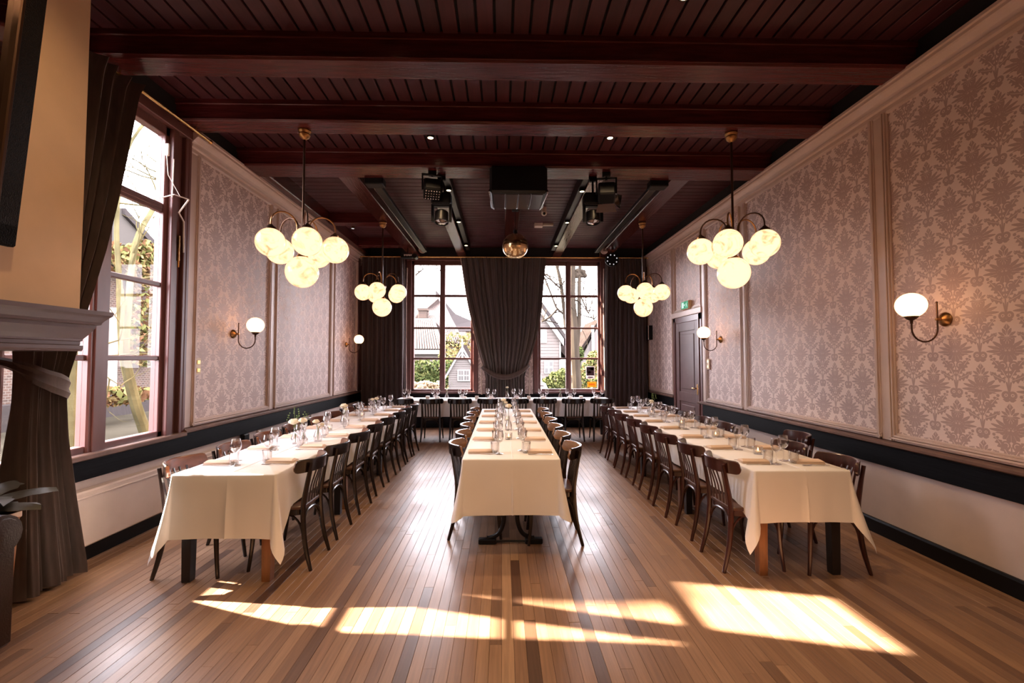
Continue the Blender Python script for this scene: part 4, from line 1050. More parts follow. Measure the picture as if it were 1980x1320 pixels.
def yoke_light(label, x, y, z, rz, tiltx, kind):
    t = thing('stage_light', label, 'stage light', (x, y, z), rz, 'black stage lights on the third cross beam')
    top = 3.892 - z
    obj('clamp', MB().tube([(0, 0, .16), (0, 0, top)], .014, 8).box(-.05, .05, -.03, .03, top - .06, top, .008), M_black, t)
    R = Matrix.Rotation(tiltx, 4, 'X')
    if kind == 'fresnel':
        mb = MB().box(-.125, .125, -.09, .09, .045, .20, .02); obj('ballast_box', mb, M_black, t, smooth=False)
        u_ = [(-.128, -.16), (-.096, -.16), (-.096, .035), (.096, .035), (.096, -.16), (.128, -.16), (.128, .06), (-.128, .06)]
        yk = MB().add([(x_, -.025, z_) for x_, z_ in u_] + [(x_, .025, z_) for x_, z_ in u_], [tuple(range(8)), tuple(range(8, 16))[::-1]] + [(i, (i + 1) % 8, 8 + (i + 1) % 8, 8 + i) for i in range(8)]); obj('yoke', yk, M_black, t, smooth=False)
        mb = MB().lathe([(.0005, .09), (.05, .088), (.085, .06), (.088, -.05), (.094, -.055), (.094, -.075), (.08, -.075)], 20); mb.v = [tuple(R @ Vector(q) + Vector((0, 0, -.10))) for q in mb.v]; hd = obj('lamp_head', mb, M_blacksat, t)
        mb = MB().lathe([(.0005, -.085), (.04, -.08), (.08, -.068), (.08, -.06), (.0005, -.06)], 20); mb.v = [tuple(R @ Vector(q) + Vector((0, 0, -.10))) for q in mb.v]; obj('lens', mb, M_mirror, hd)
    else:
        yk = MB().box(-.13, -.11, -.02, .02, -.02, .19, .006).box(.11, .13, -.02, .02, -.02, .19, .006).box(-.13, .13, -.02, .02, .17, .19, .006); obj('yoke', yk, M_black, t, smooth=False)
        def rot(mb): mb.v = [tuple(R @ Vector(q)) for q in mb.v]; return mb
        hd = obj('lamp_head', rot(MB().box(-.105, .105, -.10, .10, -.10, .10, .02)), M_black, t, smooth=False)
        if kind == 'led':
            mb = MB()
            for i in range(6):
                for j in range(4): mb.ball((-.08 + .032 * i, -.06 + .04 * j, -.102), .009, 8, 5)
            obj('led_grid', rot(mb), M_steel, hd)
        else:
            obj('barn_door', rot(MB().add([(-.10, -.09, -.10), (.10, -.09, -.10), (.13, -.17, -.17), (-.13, -.17, -.17)], [(0, 1, 2, 3)]).add([(-.10, .09, -.10), (.10, .09, -.10), (.13, .15, -.18), (-.13, .15, -.18)], [(0, 1, 2, 3)])
                .add([(.10, -.09, -.10), (.10, .09, -.10), (.17, .12, -.16), (.17, -.12, -.16)], [(0, 1, 2, 3)])), M_mirror, hd, smooth=False)
yoke_light('black led panel light in a yoke, higher one on the window side', -.875, 5.62, 3.665, .25, -.5, 'led')
yoke_light('black fresnel light with open yoke, lower one on the window side', -.775, 5.76, 3.46, 0, -.2, 'fresnel')
yoke_light('black barn door light with shiny flaps, higher one on the door side', 1.305, 5.60, 3.63, -.15, -.4, 'barn')
yoke_light('black fresnel light with open yoke, lower one on the door side', 1.165, 5.76, 3.47, 0, -.2, 'fresnel')
t = thing('ceiling_heater', 'dark box shaped air unit hung under the third cross beam', 'air unit', (.195, 5.4, 3.55), 0)
obj('casing', MB().box(-.35, .35, 0, .64, 0, .34, .03), M_blacksat, t, smooth=False)
obj('grille', MB().box(-.30, -.16, .05, .58, -.008, .01, .003).box(-.15, -.005, .05, .58, -.008, .01, .003).box(.005, .15, .05, .58, -.008, .01, .003).box(.16, .30, .05, .58, -.008, .01, .003), mat('dark_maroon_panel', (.028, .012, .012, 1), .3), t, smooth=False)
for s in (-1, 1): obj('side_trim', MB().tube(sm([(s * .352, .02, .04), (s * .352, .02, .006), (s * .33, .3, -.008), (s * .31, .62, .0)], 4), .008, 6), M_steel, t)
t = thing('mirror_ball', 'golden mirror ball hanging before the far curtain', 'mirror ball', (.20, 7.0, 3.30), 0)
mb = MB(); NR = 22
for i in range(NR):
    a0 = -PI / 2 + PI * i / NR; a1 = a0 + PI / NR; am = (a0 + a1) / 2; n = max(4, int(2 * NR * math.cos(am)))
    for k in range(n):
        q0 = 2 * PI * k / n; q1 = 2 * PI * (k + .97) / n; b1 = a1 - .004; R_ = .20
        mb.add([(R_ * math.cos(a) * math.cos(q), R_ * math.cos(a) * math.sin(q), R_ * math.sin(a)) for a, q in ((a0, q0), (a0, q1), (b1, q1), (b1, q0))], [(0, 1, 2, 3)])
obj('mirror_tiles', mb, M_ball, t, smooth=False)
obj('core', MB().ball((0, 0, 0), .196, 24, 14), M_bronze, t)
obj('hanger', MB().tube([(0, 0, .19), (0, 0, .56)], .006, 6).lathe([(.0005, .25), (.03, .25), (.03, .19), (.0005, .19)], 12).box(-.05, .05, -.05, .05, .55, .62, .008), M_black, t)
t = thing('led_ring_light', 'round black stage light with a ring of eight white lamps', 'stage light', (2.40, 9.85, 3.72), 0)
obj('housing', MB().lathe([(.0005, .08), (.10, .08), (.145, .03), (.15, -.03), (.14, -.035), (.0005, -.02)], 24, axis='y'), M_black, t)
for k in range(8):
    a = 2 * PI * k / 8 + .3; obj('led_lamp', MB().ball((.108 * math.cos(a), -.036, .108 * math.sin(a)), .013, 8, 6), M_led, t)
obj('bracket', MB().tube([(0, .06, .1), (0, .06, .30)], .012, 6), M_black, t)
t = thing('wash_light', 'black box shaped stage light at the end of the far rod', 'stage light', (-1.99, 9.80, 3.77), 0)
obj('housing', MB().box(-.19, .06, -.08, .08, -.045, .045, .01), M_black, t, smooth=False)
obj('lens_barrel', MB().lathe([(.0005, -.1), (.05, -.1), (.052, .08), (.0005, .08)], 16, (.115, 0, -.01), axis='y'), M_blacksat, t)
mb = MB()
for k in range(6): mb.box(-.115 + k * .029, -.096 + k * .029, -.086, -.08, -.012 + (k % 2) * .006, .022)
obj('pale_print', mb, M_white, t, smooth=False)
obj('bracket', MB().tube([(-.05, 0, .03), (-.05, 0, .24)], .012, 6), M_black, t)
for x, lab in ((-1.73, 'small round pale loudspeaker above the tiled roof view'), (2.23, 'small round pale loudspeaker above the bare tree view')):
    t = thing('ceiling_speaker', lab, 'loudspeaker', (x, 9.85, 3.925), 0, 'round pale loudspeakers')
    obj('speaker_shell', MB().lathe([(.0005, .06), (.05, .055), (.08, .0), (.083, -.02), (.0005, -.02)], 20, axis='y'), M_white, t)
    obj('speaker_grille', MB().lathe([(.0005, -.034), (.05, -.03), (.074, -.02), (.0005, -.015)], 18, axis='y'), M_plaster, t)
    obj('bracket', MB().tube([(0, .03, .05), (0, .03, .12)], .01, 6), M_black, t)
t = thing('ceiling_camera', 'small pale camera under the ceiling beside the dark air unit', 'camera', (.70, 7.55, 4.0), 0)
obj('mount', MB().lathe([(.0005, .10), (.04, .10), (.04, .04), (.0005, .03)], 14), M_white, t)
obj('camera_body', MB().ball((0, -.01, .0), .05, 16, 10), M_white, t); obj('lens', MB().ball((0, -.045, -.02), .025, 12, 8), M_black, t)
tag(obj('sensor_box', MB().box(.60, .76, 8.4, 8.52, 4.03, ZC, .008).box(.76, .96, 8.43, 8.47, 4.05, ZC, .008), M_white, smooth=False), 'small pale sensor box on the ceiling beyond the camera', 'sensor')
t = thing('ceiling_spot', 'single pale spot under the side beam near the window wall', 'ceiling light', (-2.75, 8.35, 3.96), 0)
obj('spot_body', MB().lathe([(.0005, .10), (.03, .10), (.034, -.01), (.0005, -.012)], 14), M_brass, t); obj('spot_lens', MB().lathe([(.0005, -.014), (.026, -.013), (.026, -.008), (.0005, -.008)], 12), M_led, t)

# ------------------------------------------------------------------ small things on the walls
t = thing('exit_sign', 'lit green exit sign with white running figure above the mauve door', 'exit sign', (XR - .01, 8.1, 2.52), 0)
obj('sign_case', MB().box(-.065, 0, -.16, .16, -.075, .075, .006), M_ivory, t, smooth=False)
obj('sign_face', MB().box(-.069, -.064, -.15, .15, -.066, .066), M_green, t, smooth=False)
def pict(mb, pts):                                  # y, z outline on the face
    n = len(pts); mb.add([(-.0705, y, z) for y, z in pts], [tuple(range(n))])
mb = MB()
pict(mb, [(.03, -.05), (.12, -.05), (.12, .05), (.03, .05)])
pict(mb, [(-.115 + .011 * math.cos(a * .7), .038 + .011 * math.sin(a * .7)) for a in range(9)])
pict(mb, [(-.10, .022), (-.075, .03), (-.05, .005), (-.06, -.0), (-.078, .016), (-.085, -.008), (-.06, -.028), (-.065, -.052), (-.078, -.052), (-.074, -.033), (-.10, -.015), (-.115, -.04), (-.14, -.04), (-.14, -.03), (-.12, -.03)])
pict(mb, [(-.03, .012), (.0, .012), (.0, .026), (.022, 0), (.0, -.026), (.0, -.012), (-.03, -.012)])
obj('running_figure', mb, M_pict, t, smooth=False)
def plate(name, label, cat, x, y, z, sgn, h, m, w=.045, group=None):
    t = thing(name, label, cat, (x, y, z), 0, group); a, b = sorted((0, sgn * .012))
    obj('plate', MB().box(a, b, -w, w, -h, h, .004), m, t, smooth=False)
    for k in ((-.5, .5) if h > .06 else (0,)):
        a2, b2 = sorted((sgn * .010, sgn * .018)); obj('rocker', MB().box(a2, b2, -w * .55, w * .55, k * h - .022, k * h + .022, .003), M_rod if m is M_ivory else M_white, t, smooth=False)
plate('light_switch', 'ivory double switch plate on the damask beside the tall side window', 'light switch', XL + .02, 4.875, 1.475, 1, .085, M_ivory)
plate('light_switch', 'ivory double switch plate on the damask beside the mauve door', 'light switch', XR - .02, 7.30, 1.47, -1, .085, M_ivory)
plate('wall_socket', 'white wall socket under the black rail, nearer the radiator', 'socket', XL, 6.16, .575, 1, .045, M_white, group='wall sockets')
plate('wall_socket', 'white wall socket under the black rail, farther from the radiator', 'socket', XL, 7.83, .575, 1, .045, M_white, group='wall sockets')
tag(obj('heating_pipe', MB().box(XL, XL + .06, 5.72, 5.84, .10, .62, .01), M_base, smooth=False), 'dark upright pipe casing between radiator and wall socket', 'pipe casing')
t = thing('wall_speaker', 'narrow dark loudspeaker on the damask in the far corner past the door', 'loudspeaker', (XR - .01, 10.13, 2.14), 0)
obj('speaker_case', MB().box(-.10, 0, -.09, .09, -.16, .16, .008), M_black, t, smooth=False); obj('metal_edge', MB().box(-.105, -.09, -.098, -.088, -.16, .16, .003), M_steel, t, smooth=False)

# ------------------------------------------------------------------ armchair, stand and plant under the hood
t = thing('leather_armchair', 'oxblood leather armchair with rolled arms under the mantel', 'armchair', (-2.90, 2.05, 0), 0)
obj('base', MB().box(-.24, .34, -.40, .40, .06, .40, .04), M_leather, t)
obj('seat_cushion', MB().box(-.20, .36, -.28, .28, .38, .50, .05), M_leather, t)
obj('backrest', MB().box(-.25, -.08, -.40, .40, .38, .98, .07), M_leather, t)
for s in (-1, 1):
    a = obj('arm', MB().tube([(-.24, s * .38, .64), (.33, s * .38, .64)], .105, 16).box(-.24, .32, s * .38 - .09, s * .38 + .095, .05, .64, .02), M_leather, t)
    obj('arm_facing', MB().lathe([(.0005, .0), (.09, .0), (.085, .012), (.0005, .016)], 16, (.33, s * .38, .64), axis='x'), M_leather, a)
for sx in (-1, 1):
    for sy in (-1, 1): obj('leg', MB().tube([(.05 + sx * .25, sy * .34, 0), (.05 + sx * .25, sy * .34, .08)], .022, 8), M_ch_dark, t)
t = thing('potted_plant', 'plant with dusty pointed leaves in an orange wooden planter before the curtain', 'plant', (-2.93, 2.66, 0), 0)
obj('planter', MB().loft([[(-w_, -w_, z), (w_, -w_, z), (w_, w_, z), (-w_, w_, z)] for w_, z in ((.085, 0), (.105, .62), (.112, .63), (.112, .66), (.10, .66), (.095, .62))]), M_potwood, t, smooth=False)
def leaf_mesh(L, wd, seed):
    rd = random.Random(seed); return MB().grid(lambda s, q: ((q - .5) * 2 * wd * math.sin(PI * min(s * .92 + .06, 1)) ** .7 * (1 + .12 * math.sin(s * 19)), s * L, -.35 * L * s * s + .10 * L * s - abs(q - .5) * .05), 10, 4)
for k in range(9):
    a = k * 2.4; L = .17 + .05 * (k % 3)
    lf_ = obj('leaf', leaf_mesh(L * 1.1, .085, k), M_leaf, t, (0, 0, .68 + .012 * k), (.3, 0, a))

# ------------------------------------------------------------------ outdoors (real distances; `at` turns a sight line into a point at a given depth)
Rc = cam.rotation_euler.to_matrix()
def ray(px, py): return Rc @ Vector(((px - 990) / 880, -(py - 660) / 880, -1))
def at(px, py, Y):
    r = ray(px, py); return Vector((0, 0, H)) + r * (Y / r.y)
def atx(px, py, x):
    r = ray(px, py); return Vector((0, 0, H)) + r * (x / r.x)
M_ground = mat('garden_ground', (0.0405, 0.036, 0.027, 1), spec=0.0, rough=.9, noise=.4, nscale=(.8, .8, .8))
M_brickwall = None
def brick_mat():
    m = bpy.data.materials.new('old_brick'); m.use_nodes = True; nt = m.node_tree; p = nt.nodes['Principled BSDF']; p.inputs['Roughness'].default_value = .9; p.inputs['Specular IOR Level'].default_value = 0
    tc = nt.nodes.new('ShaderNodeTexCoord'); sp = nt.nodes.new('ShaderNodeSeparateXYZ'); cb = nt.nodes.new('ShaderNodeCombineXYZ')
    nt.links.new(tc.outputs['Object'], sp.inputs[0]); nt.links.new(sp.outputs[1], cb.inputs[0]); nt.links.new(sp.outputs[2], cb.inputs[1])
    b = nt.nodes.new('ShaderNodeTexBrick'); nt.links.new(cb.outputs[0], b.inputs[0]); b.inputs['Scale'].default_value = 4.2
    b.inputs['Color1'].default_value = (.055, .037, .030, 1); b.inputs['Color2'].default_value = (.038, .029, .025, 1); b.inputs['Mortar'].default_value = (.080, .071, .063, 1); b.inputs['Mortar Size'].default_value = .03
    nt.links.new(b.outputs[0], p.inputs[0]); return m
M_brickwall = brick_mat()
M_tile = mat('roof_tile', (0.02363, 0.01827, 0.01669, 1), spec=0.0, rough=.6, noise=.35, nscale=(2, 2, 2)); M_tile_l = mat('roof_tile_roll', (0.09218, 0.07518, 0.06791, 1), spec=0.0, rough=.55)
M_slate = mat('dark_roof', (0.02867, 0.02513, 0.0247, 1), spec=0.0, rough=.8); M_clap = mat('pale_clapboard', (0.09853, 0.08694, 0.08114, 1), spec=0.0, rough=.7); M_trimw = mat('white_outdoor_paint', (0.2016, 0.1865, 0.1764, 1), spec=0.0, rough=.6)
M_shed = mat('grey_shed_board', (0.0945, 0.08631, 0.0819, 1), spec=0.0, rough=.7); M_outglass = mat('outdoor_pane', (.06, .06, .06, 1), .15)
M_bark = mat('pale_bark', (0.03308, 0.02646, 0.02029, 1), spec=0.0, rough=.9, noise=.4, nscale=(3, 3, 1), bump=.3, bscale=(12, 12, 4)); M_moss = mat('mossy_bark', (.062, .056, .030, 1), spec=0.0, rough=.95, noise=.45, nscale=(4, 4, 2))
M_lf = [mat('leaf_green', (0.0378, 0.0504, 0.01764, 1), spec=0.0, rough=.7), mat('leaf_light', (0.0882, 0.0945, 0.03465, 1), spec=0.0, rough=.7), mat('leaf_gold', (0.126, 0.09135, 0.04095, 1), spec=0.0, rough=.7), mat('leaf_russet', (0.0756, 0.04095, 0.02268, 1), spec=0.0, rough=.8)]
M_bloom = mat('dried_hydrangea', (0.2079, 0.1575, 0.1071, 1), spec=0.0, rough=.9); M_car = mat('silver_car_paint', (0.09, 0.09, 0.09, 1), .3, metal=.3)
tag(obj('ground', MB().box(-60, 60, -30, 90, -.5, -.05), M_ground, smooth=False), 'garden ground outside the windows', kind='structure')
def ngon(mb, pts): mb.add(pts, [tuple(range(len(pts)))]); return mb
def slab(mb, pts, d):                               # polygon given thickness along d
    n = len(pts); d = Vector(d); v = [Vector(p) for p in pts] + [Vector(p) + d for p in pts]
    return mb.add(v, [tuple(range(n))[::-1], tuple(range(n, 2 * n))] + [(i, (i + 1) % n, n + (i + 1) % n, n + i) for i in range(n)])
def rolls(mb, poly, n, r, lean=0.0):
    """tile rolls running down a roof slope: poly = eave left, eave right, ridge right, ridge left"""
    a, b, c, d = [Vector(p) for p in poly]
    for i in range(n):
        s = (i + .5) / n; e = a.lerp(b, s); t = d.lerp(c, min(max(s + lean, 0), 1)); up = Vector((0, -r * .4, r * .4)); mb.tube([e + up, t + up], r, 5, cap=False)
# tiled house
hs = thing('tiled_roof_house', 'house with a steep pale tiled hip roof beyond the hedge', 'house', (0, 0, 0), 0)
A = at(848, 575, 40); L1 = at(772, 640, 36.5); R1 = at(899, 668, 36.5); E0 = at(772, 676, 34); E1 = at(857, 676, 34); Q0 = at(776, 618, 36.0); Q1 = at(838, 618, 36.0)
mb = slab(MB(), [L1, R1, A], (0, .3, -.3)); slab(mb, [R1, at(905, 668, 46), A], (0, .2, -.3)); obj('upper_roof', mb, M_tile, hs, smooth=False)
mb = MB(); rolls(mb, [L1, R1, A + Vector((.3, 0, -.2)), A + Vector((-.3, 0, -.2))], 26, .075, 0); tag(obj('tile_rolls', mb, M_tile_l, hs), kind='stuff')
mb = slab(MB(), [E0, E1, Q1, Q0], (0, .3, -.3)); slab(mb, [E1, at(872, 676, 38), at(858, 640, 37.4), Q1], (0, .2, -.3)); obj('lower_roof', mb, M_tile, hs, smooth=False)
mb = MB(); rolls(mb, [E0, E1, Q1, Q0], 17, .085, .06); tag(obj('tile_rolls', mb, M_tile_l, hs), kind='stuff')
obj('house_wall', MB().box(E0.x, E1.x - .1, 34.3, 39, -.3, E0.z - .05).box(L1.x, R1.x, 37, 45, -.3, L1.z), M_clap, hs, smooth=False)
obj('eaves_board', MB().box(E0.x - .1, E1.x + .1, 33.9, 34.1, E0.z - .32, E0.z - .02), M_trimw, hs, smooth=False)
obj('ridge_tiles', MB().tube([R1, A], .13, 6).tube([A, L1], .13, 6).tube([Q0, Q1, E1], .12, 6), M_tile_l, hs)
p = at(817, 602, 37.5); obj('chimney_pot', MB().box(p.x - .35, p.x + .35, 37.4, 38.1, p.z - 1.2, p.z + .2, .04).box(p.x - .42, p.x + .42, 37.3, 38.2, p.z + .05, p.z + .28, .03), M_brickwall, hs, smooth=False)
a, b = at(831, 601, 37.9), at(840, 610, 37.6); obj('skylight', MB().box(a.x, b.x, a.y - .35, a.y - .15, b.z, a.z, .02), M_trimw, hs, smooth=False)
h2 = thing('dark_roof_house', 'house with a sweeping dark roof behind the tiled one', 'house', (0, 0, 0), 0)
pts = [at(842, 560, 58), at(864, 588, 58), at(880, 606, 58), at(912, 620, 58), at(945, 622, 58), at(945, 640, 56), at(842, 640, 56)]
obj('roof', slab(MB(), pts, (0, 3, 0)), M_slate, h2, smooth=False)
a, b = at(880, 640, 56.5), at(945, 760, 56.5); obj('brick_wall', MB().box(at(860, 640, 56.5).x, b.x, 56.5, 60, -.3, a.z + .1), mat('salmon_brick', (0.1197, 0.0693, 0.0567, 1), spec=0.0, rough=.9, noise=.25, nscale=(1, 1, 4)), h2, smooth=False)
# small white gabled shed
sh = thing('garden_shed', 'small grey board shed with white gable boards and finial', 'shed', (0, 0, 0), 0)
SY = 21.0
gL, gT, gR = at(868, 716, SY), at(894, 674, SY), at(921, 716, SY)
obj('shed_wall', slab(MB(), [Vector((gL.x, SY, -.3)), Vector((gR.x, SY, -.3)), gR, gT, gL], (0, 2.2, 0)), M_shed, sh, smooth=False)
mb = MB(); z = 0.1
while z < gT.z - .15:
    k = 1 if z < gL.z else max(0, (gT.z - z) / (gT.z - gL.z)); c = gT.x; hw = (gR.x - gL.x) / 2 * k
    if hw > .05: mb.box(c - hw, c + hw, SY - .018, SY, z, z + .088, .006)
    z += .10
tag(obj('shed_boards', mb, M_shed, sh, smooth=False), kind='stuff')
mb = MB(); o = Vector((0, -.12, 0)); bl, bt, br = at(860, 728, SY - .12), at(894, 668, SY - .12), at(928, 728, SY - .12); dn = Vector((0, 0, -.17))
slab(mb, [bl, bt, bt + dn, bl + dn * .9], (0, .05, 0)); slab(mb, [bt, br, br + dn * .9, bt + dn], (0, .05, 0)); obj('barge_boards', mb, M_trimw, sh, smooth=False)
slab_r = MB(); slab(slab_r, [bl, bt, bt + Vector((0, 2.5, 0)), bl + Vector((0, 2.5, 0))], (0, 0, .06)); slab(slab_r, [bt, br, br + Vector((0, 2.5, 0)), bt + Vector((0, 2.5, 0))], (0, 0, .06)); obj('shed_roof', slab_r, M_tile, sh, smooth=False)
p = at(894, 655, SY - .1); q = at(894, 692, SY - .1); obj('finial', MB().tube([q, p], [.06, .03], 6).ball(at(894, 664, SY - .1), .07, 8, 6).tube([at(887, 692, SY - .1), at(894, 681, SY - .1), at(901, 692, SY - .1)], .035, 5), M_trimw, sh)
a, b = at(884.5, 714, SY - .06), at(909, 737, SY - .06)
fr = obj('shed_window', MB().box(a.x, b.x, SY - .07, SY - .01, b.z, a.z, .01), M_trimw, sh, smooth=False)
for i in range(2):
    for j in range(2):
        w_ = (b.x - a.x); hh = (a.z - b.z); x0 = a.x + w_ * (.10 + .44 * i); z0 = b.z + hh * (.10 + .44 * j)
        obj('pane', MB().box(x0, x0 + w_ * .17, SY - .078, SY - .068, z0, z0 + hh * .36).box(x0 + w_ * .20, x0 + w_ * .36, SY - .078, SY - .068, z0, z0 + hh * .36), M_outglass, fr, smooth=False)

def foliage(name, label, cat, boxes, n, size, ms, seed, stem=True):
    rd = random.Random(seed); mb = MB()
    for _ in range(n):
        c, rr = rd.choice(boxes); u = Vector((rd.gauss(0, 1), rd.gauss(0, 1), rd.gauss(0, 1))).normalized() * rd.uniform(.55, 1.0) ** .5
        p = Vector(c) + Vector((u.x * rr[0], u.y * rr[1], u.z * rr[2])); s = size * rd.uniform(.6, 1.3)
        a = Vector((rd.gauss(0, 1), rd.gauss(0, 1), rd.gauss(0, 1))).normalized(); b = a.cross(Vector((rd.gauss(0, 1), rd.gauss(0, 1), rd.gauss(0, 1)))).normalized()
        mb.cur = rd.randrange(len(ms)); mb.add([p - a * s * .5, p + b * s * .28, p + a * s * .5, p - b * s * .28], [(0, 1, 2, 3)])
    t = thing(name, label, cat)
    tag(obj('leaves', mb, ms, t, smooth=False), kind='stuff')
    if stem:
        mb = MB()
        for c, rr in boxes[:6]:
            c = Vector(c); base = Vector((c.x, c.y, -.3)); mb.tube([base, c, c + Vector((rr[0] * .4, 0, rr[2] * .6))], [.05, .03, .01], 5)
        obj('stem', mb, M_bark, t)
    return t
P = lambda px, py, Y: tuple(at(px, py, Y))
foliage('clipped_hedge', 'clipped green hedge in front of the tiled roof house', 'hedge', [(P(x, 722, 26), (.55, .5, .80)) for x in range(796, 872, 9)] + [(P(x, 740, 26), (.55, .5, .7)) for x in range(796, 872, 9)], 5200, .20, [M_lf[0], M_lf[0], M_lf[1]], 1)
t = foliage('hydrangea_bush', 'bush of dried cream hydrangea heads below the hedge', 'bush', [(P(x, 752, 15), (.28, .3, .22)) for x in range(800, 856, 9)], 700, .10, [M_lf[1], M_lf[2]], 2)
mb = MB(); rd = random.Random(4)
for k in range(46):
    c = at(rd.uniform(800, 853), rd.uniform(738, 760), 14.6 + rd.uniform(-.3, .3))
    for q in range(7): mb.ball(c + Vector((rd.uniform(-.045, .045), rd.uniform(-.045, .045), rd.uniform(-.035, .035))), .045, 6, 4)
tag(obj('flower_heads', mb, M_bloom, t), kind='stuff')
foliage('golden_shrub', 'loose golden shrub behind the small shed', 'shrub', [(P(878, 665, 29), (.9, .6, .8)), (P(868, 690, 28), (.7, .6, .8)), (P(895, 690, 29), (1.2, .6, .7)), (P(905, 668, 29), (.5, .5, .9))], 1500, .17, [M_lf[2], M_lf[1]], 3)
foliage('light_green_bush', 'light green bush below the clapboard house', 'bush', [(P(1074, 738, 17), (.38, .35, .38)), (P(1058, 745, 17), (.30, .3, .28)), (P(1088, 730, 17), (.25, .3, .35)), (P(1080, 755, 17), (.4, .3, .35))], 2200, .13, [M_lf[0], M_lf[1], M_lf[1]], 5)
foliage('ivy_mound', 'ivy mound beside the bare tree', 'ivy', [(P(1140, 720, 23), (.55, .4, .6)), (P(1150, 695, 23), (.4, .4, .45)), (P(1128, 740, 22), (.35, .3, .5)), (P(1148, 748, 22), (.5, .3, .5))], 2200, .16, [M_lf[0], M_lf[1], M_lf[2]], 6)
foliage('ball_shrub', 'dark ball shaped shrub against the bare trunk', 'shrub', [(P(1121, 685, 24), (.22, .22, .42))], 400, .14, [M_lf[0]], 7)
# clapboard house
ch2 = thing('clapboard_house', 'pale clapboard gable house with white barge boards', 'house', (0, 0, 0), 0)
HY = 32.0
gt, ge = at(1030, 572, HY), at(1089, 655, HY); gl = Vector((2 * gt.x - ge.x, HY, ge.z))
obj('house_wall', slab(MB(), [Vector((gl.x, HY, -.3)), Vector((ge.x - .25, HY, -.3)), Vector((ge.x - .25, HY, ge.z)), gt, gl], (0, 8, 0)), M_clap, ch2, smooth=False)
mb = MB(); z = 0.0
while z < gt.z - .3:
    k = 1 if z < ge.z else max(0, (gt.z - z) / (gt.z - ge.z)); hw = (ge.x - gt.x - .26) * k
    if hw > .1: mb.box(gt.x - hw, gt.x + hw, HY - .035, HY, z, z + .2, .01)
    z += .215
tag(obj('wall_boards', mb, M_clap, ch2, smooth=False), kind='stuff')
dn = Vector((0, 0, -.5)); mb = slab(MB(), [gt, ge, ge + dn, gt + dn], (0, -.35, 0)); slab(mb, [gl, gt, gt + dn, gl + dn], (0, -.35, 0)); obj('barge_boards', mb, M_trimw, ch2, smooth=False)
mb = slab(MB(), [gt + Vector((0, -.4, .02)), ge + Vector((.35, -.4, -.4)), ge + Vector((.35, 8, -.4)), gt + Vector((0, 8, .02))], (.1, 0, .25)); obj('roof', mb, M_slate, ch2, smooth=False)
q0, q1 = at(1046, 585, 37), at(1097, 658, 37); obj('rear_roof', slab(MB(), [q0, q1, q1 + Vector((0, 0, -1.5)), q0 + Vector((0, 0, -2))], (0, 4, 0)), M_tile, ch2, smooth=False)
for (x0, z0, x1, z1, nx, nz) in ((1044, 637, 1057.5, 663, 2, 3), (1052, 697, 1070, 722, 2, 2)):
    a, b = at(x0, z0, HY - .06), at(x1, z1, HY - .06)
    f = obj('house_window', MB().box(a.x, b.x, HY - .1, HY - .02, b.z, a.z, .02), M_trimw, ch2, smooth=False)
    for i in range(nx):
        for j in range(nz):
            w_ = (b.x - a.x) / nx; hh = (a.z - b.z) / nz
            obj('pane', MB().box(a.x + w_ * (i + .18), a.x + w_ * (i + .82), HY - .112, HY - .098, b.z + hh * (j + .16), b.z + hh * (j + .84)), M_outglass, f, smooth=False)
obj('drain_pipe', MB().tube([at(1083, 660, HY - .1), at(1083, 770, HY - .1)], .06, 6), M_trimw, ch2)
h3 = thing('gabled_far_house', 'greyish gabled house beyond the bare tree', 'house', (0, 0, 0), 0)
g = [at(1117, 694, 40), at(1160, 622, 40), at(1205, 694, 40)]
obj('house_wall', slab(MB(), [Vector((g[0].x + .3, 40, -.3)), Vector((g[2].x - .3, 40, -.3)), g[2] + Vector((-.3, 0, 0)), g[1], g[0] + Vector((.3, 0, 0))], (0, 7, 0)), M_shed, h3, smooth=False)
mb = slab(MB(), [g[0], g[1], g[1] + Vector((0, 7, 0)), g[0] + Vector((0, 7, 0))], (-.1, -.3, .3)); slab(mb, [g[1], g[2], g[2] + Vector((0, 7, 0)), g[1] + Vector((0, 7, 0))], (.1, -.3, .3)); obj('roof', mb, M_tile, h3, smooth=False)
a = at(1146, 640, 39.8); obj('gable_post', MB().box(a.x - .12, a.x + .12, 39.7, 39.85, -.2, a.z + .5, .02), M_trimw, h3, smooth=False)

def tree(name, label, limbs, seed, m, twigs=26, tl=(1.2, 2.4), tr=.035, extra=None):
    t = thing(name, label, 'tree'); rd = random.Random(seed); mb = MB(); tw = MB()
    for pts, r0, r1 in limbs:
        P_ = sm(pts, 5); n = len(P_); mb.tube(P_, [r0 + (r1 - r0) * i / (n - 1) for i in range(n)], 9)
    def grow(p, d, L, r, depth):
        q = [p]; dd = d.copy()
        for k in range(4):
            dd = (dd + Vector((rd.gauss(0, .22), rd.gauss(0, .22), rd.gauss(.06, .2)))).normalized(); q.append(q[-1] + dd * L / 4)
        tw.tube(q, [r * (1 - .2 * k) for k in range(5)], 5, cap=False)
        if depth > 0:
            for k in (2, 3, 4):
                if rd.random() < .85: grow(q[k], (dd + Vector((rd.gauss(0, .7), rd.gauss(0, .5), rd.gauss(.2, .5)))).normalized(), L * rd.uniform(.45, .7), r * .55, depth - 1)
    for _ in range(twigs):
        pts, r0, r1 = rd.choice(limbs[1:] if len(limbs) > 1 else limbs); P_ = sm(pts, 5); k = rd.randrange(len(P_) // 4, len(P_)); grow(P_[k], Vector((rd.gauss(0, 1), rd.gauss(0, .5), rd.gauss(.5, .5))).normalized(), rd.uniform(*tl), tr, 2)
    obj('trunk', mb, m, t); tag(obj('branches', tw, m, t), kind='stuff')
    if extra: extra(t)
    return t
TY = 18.0
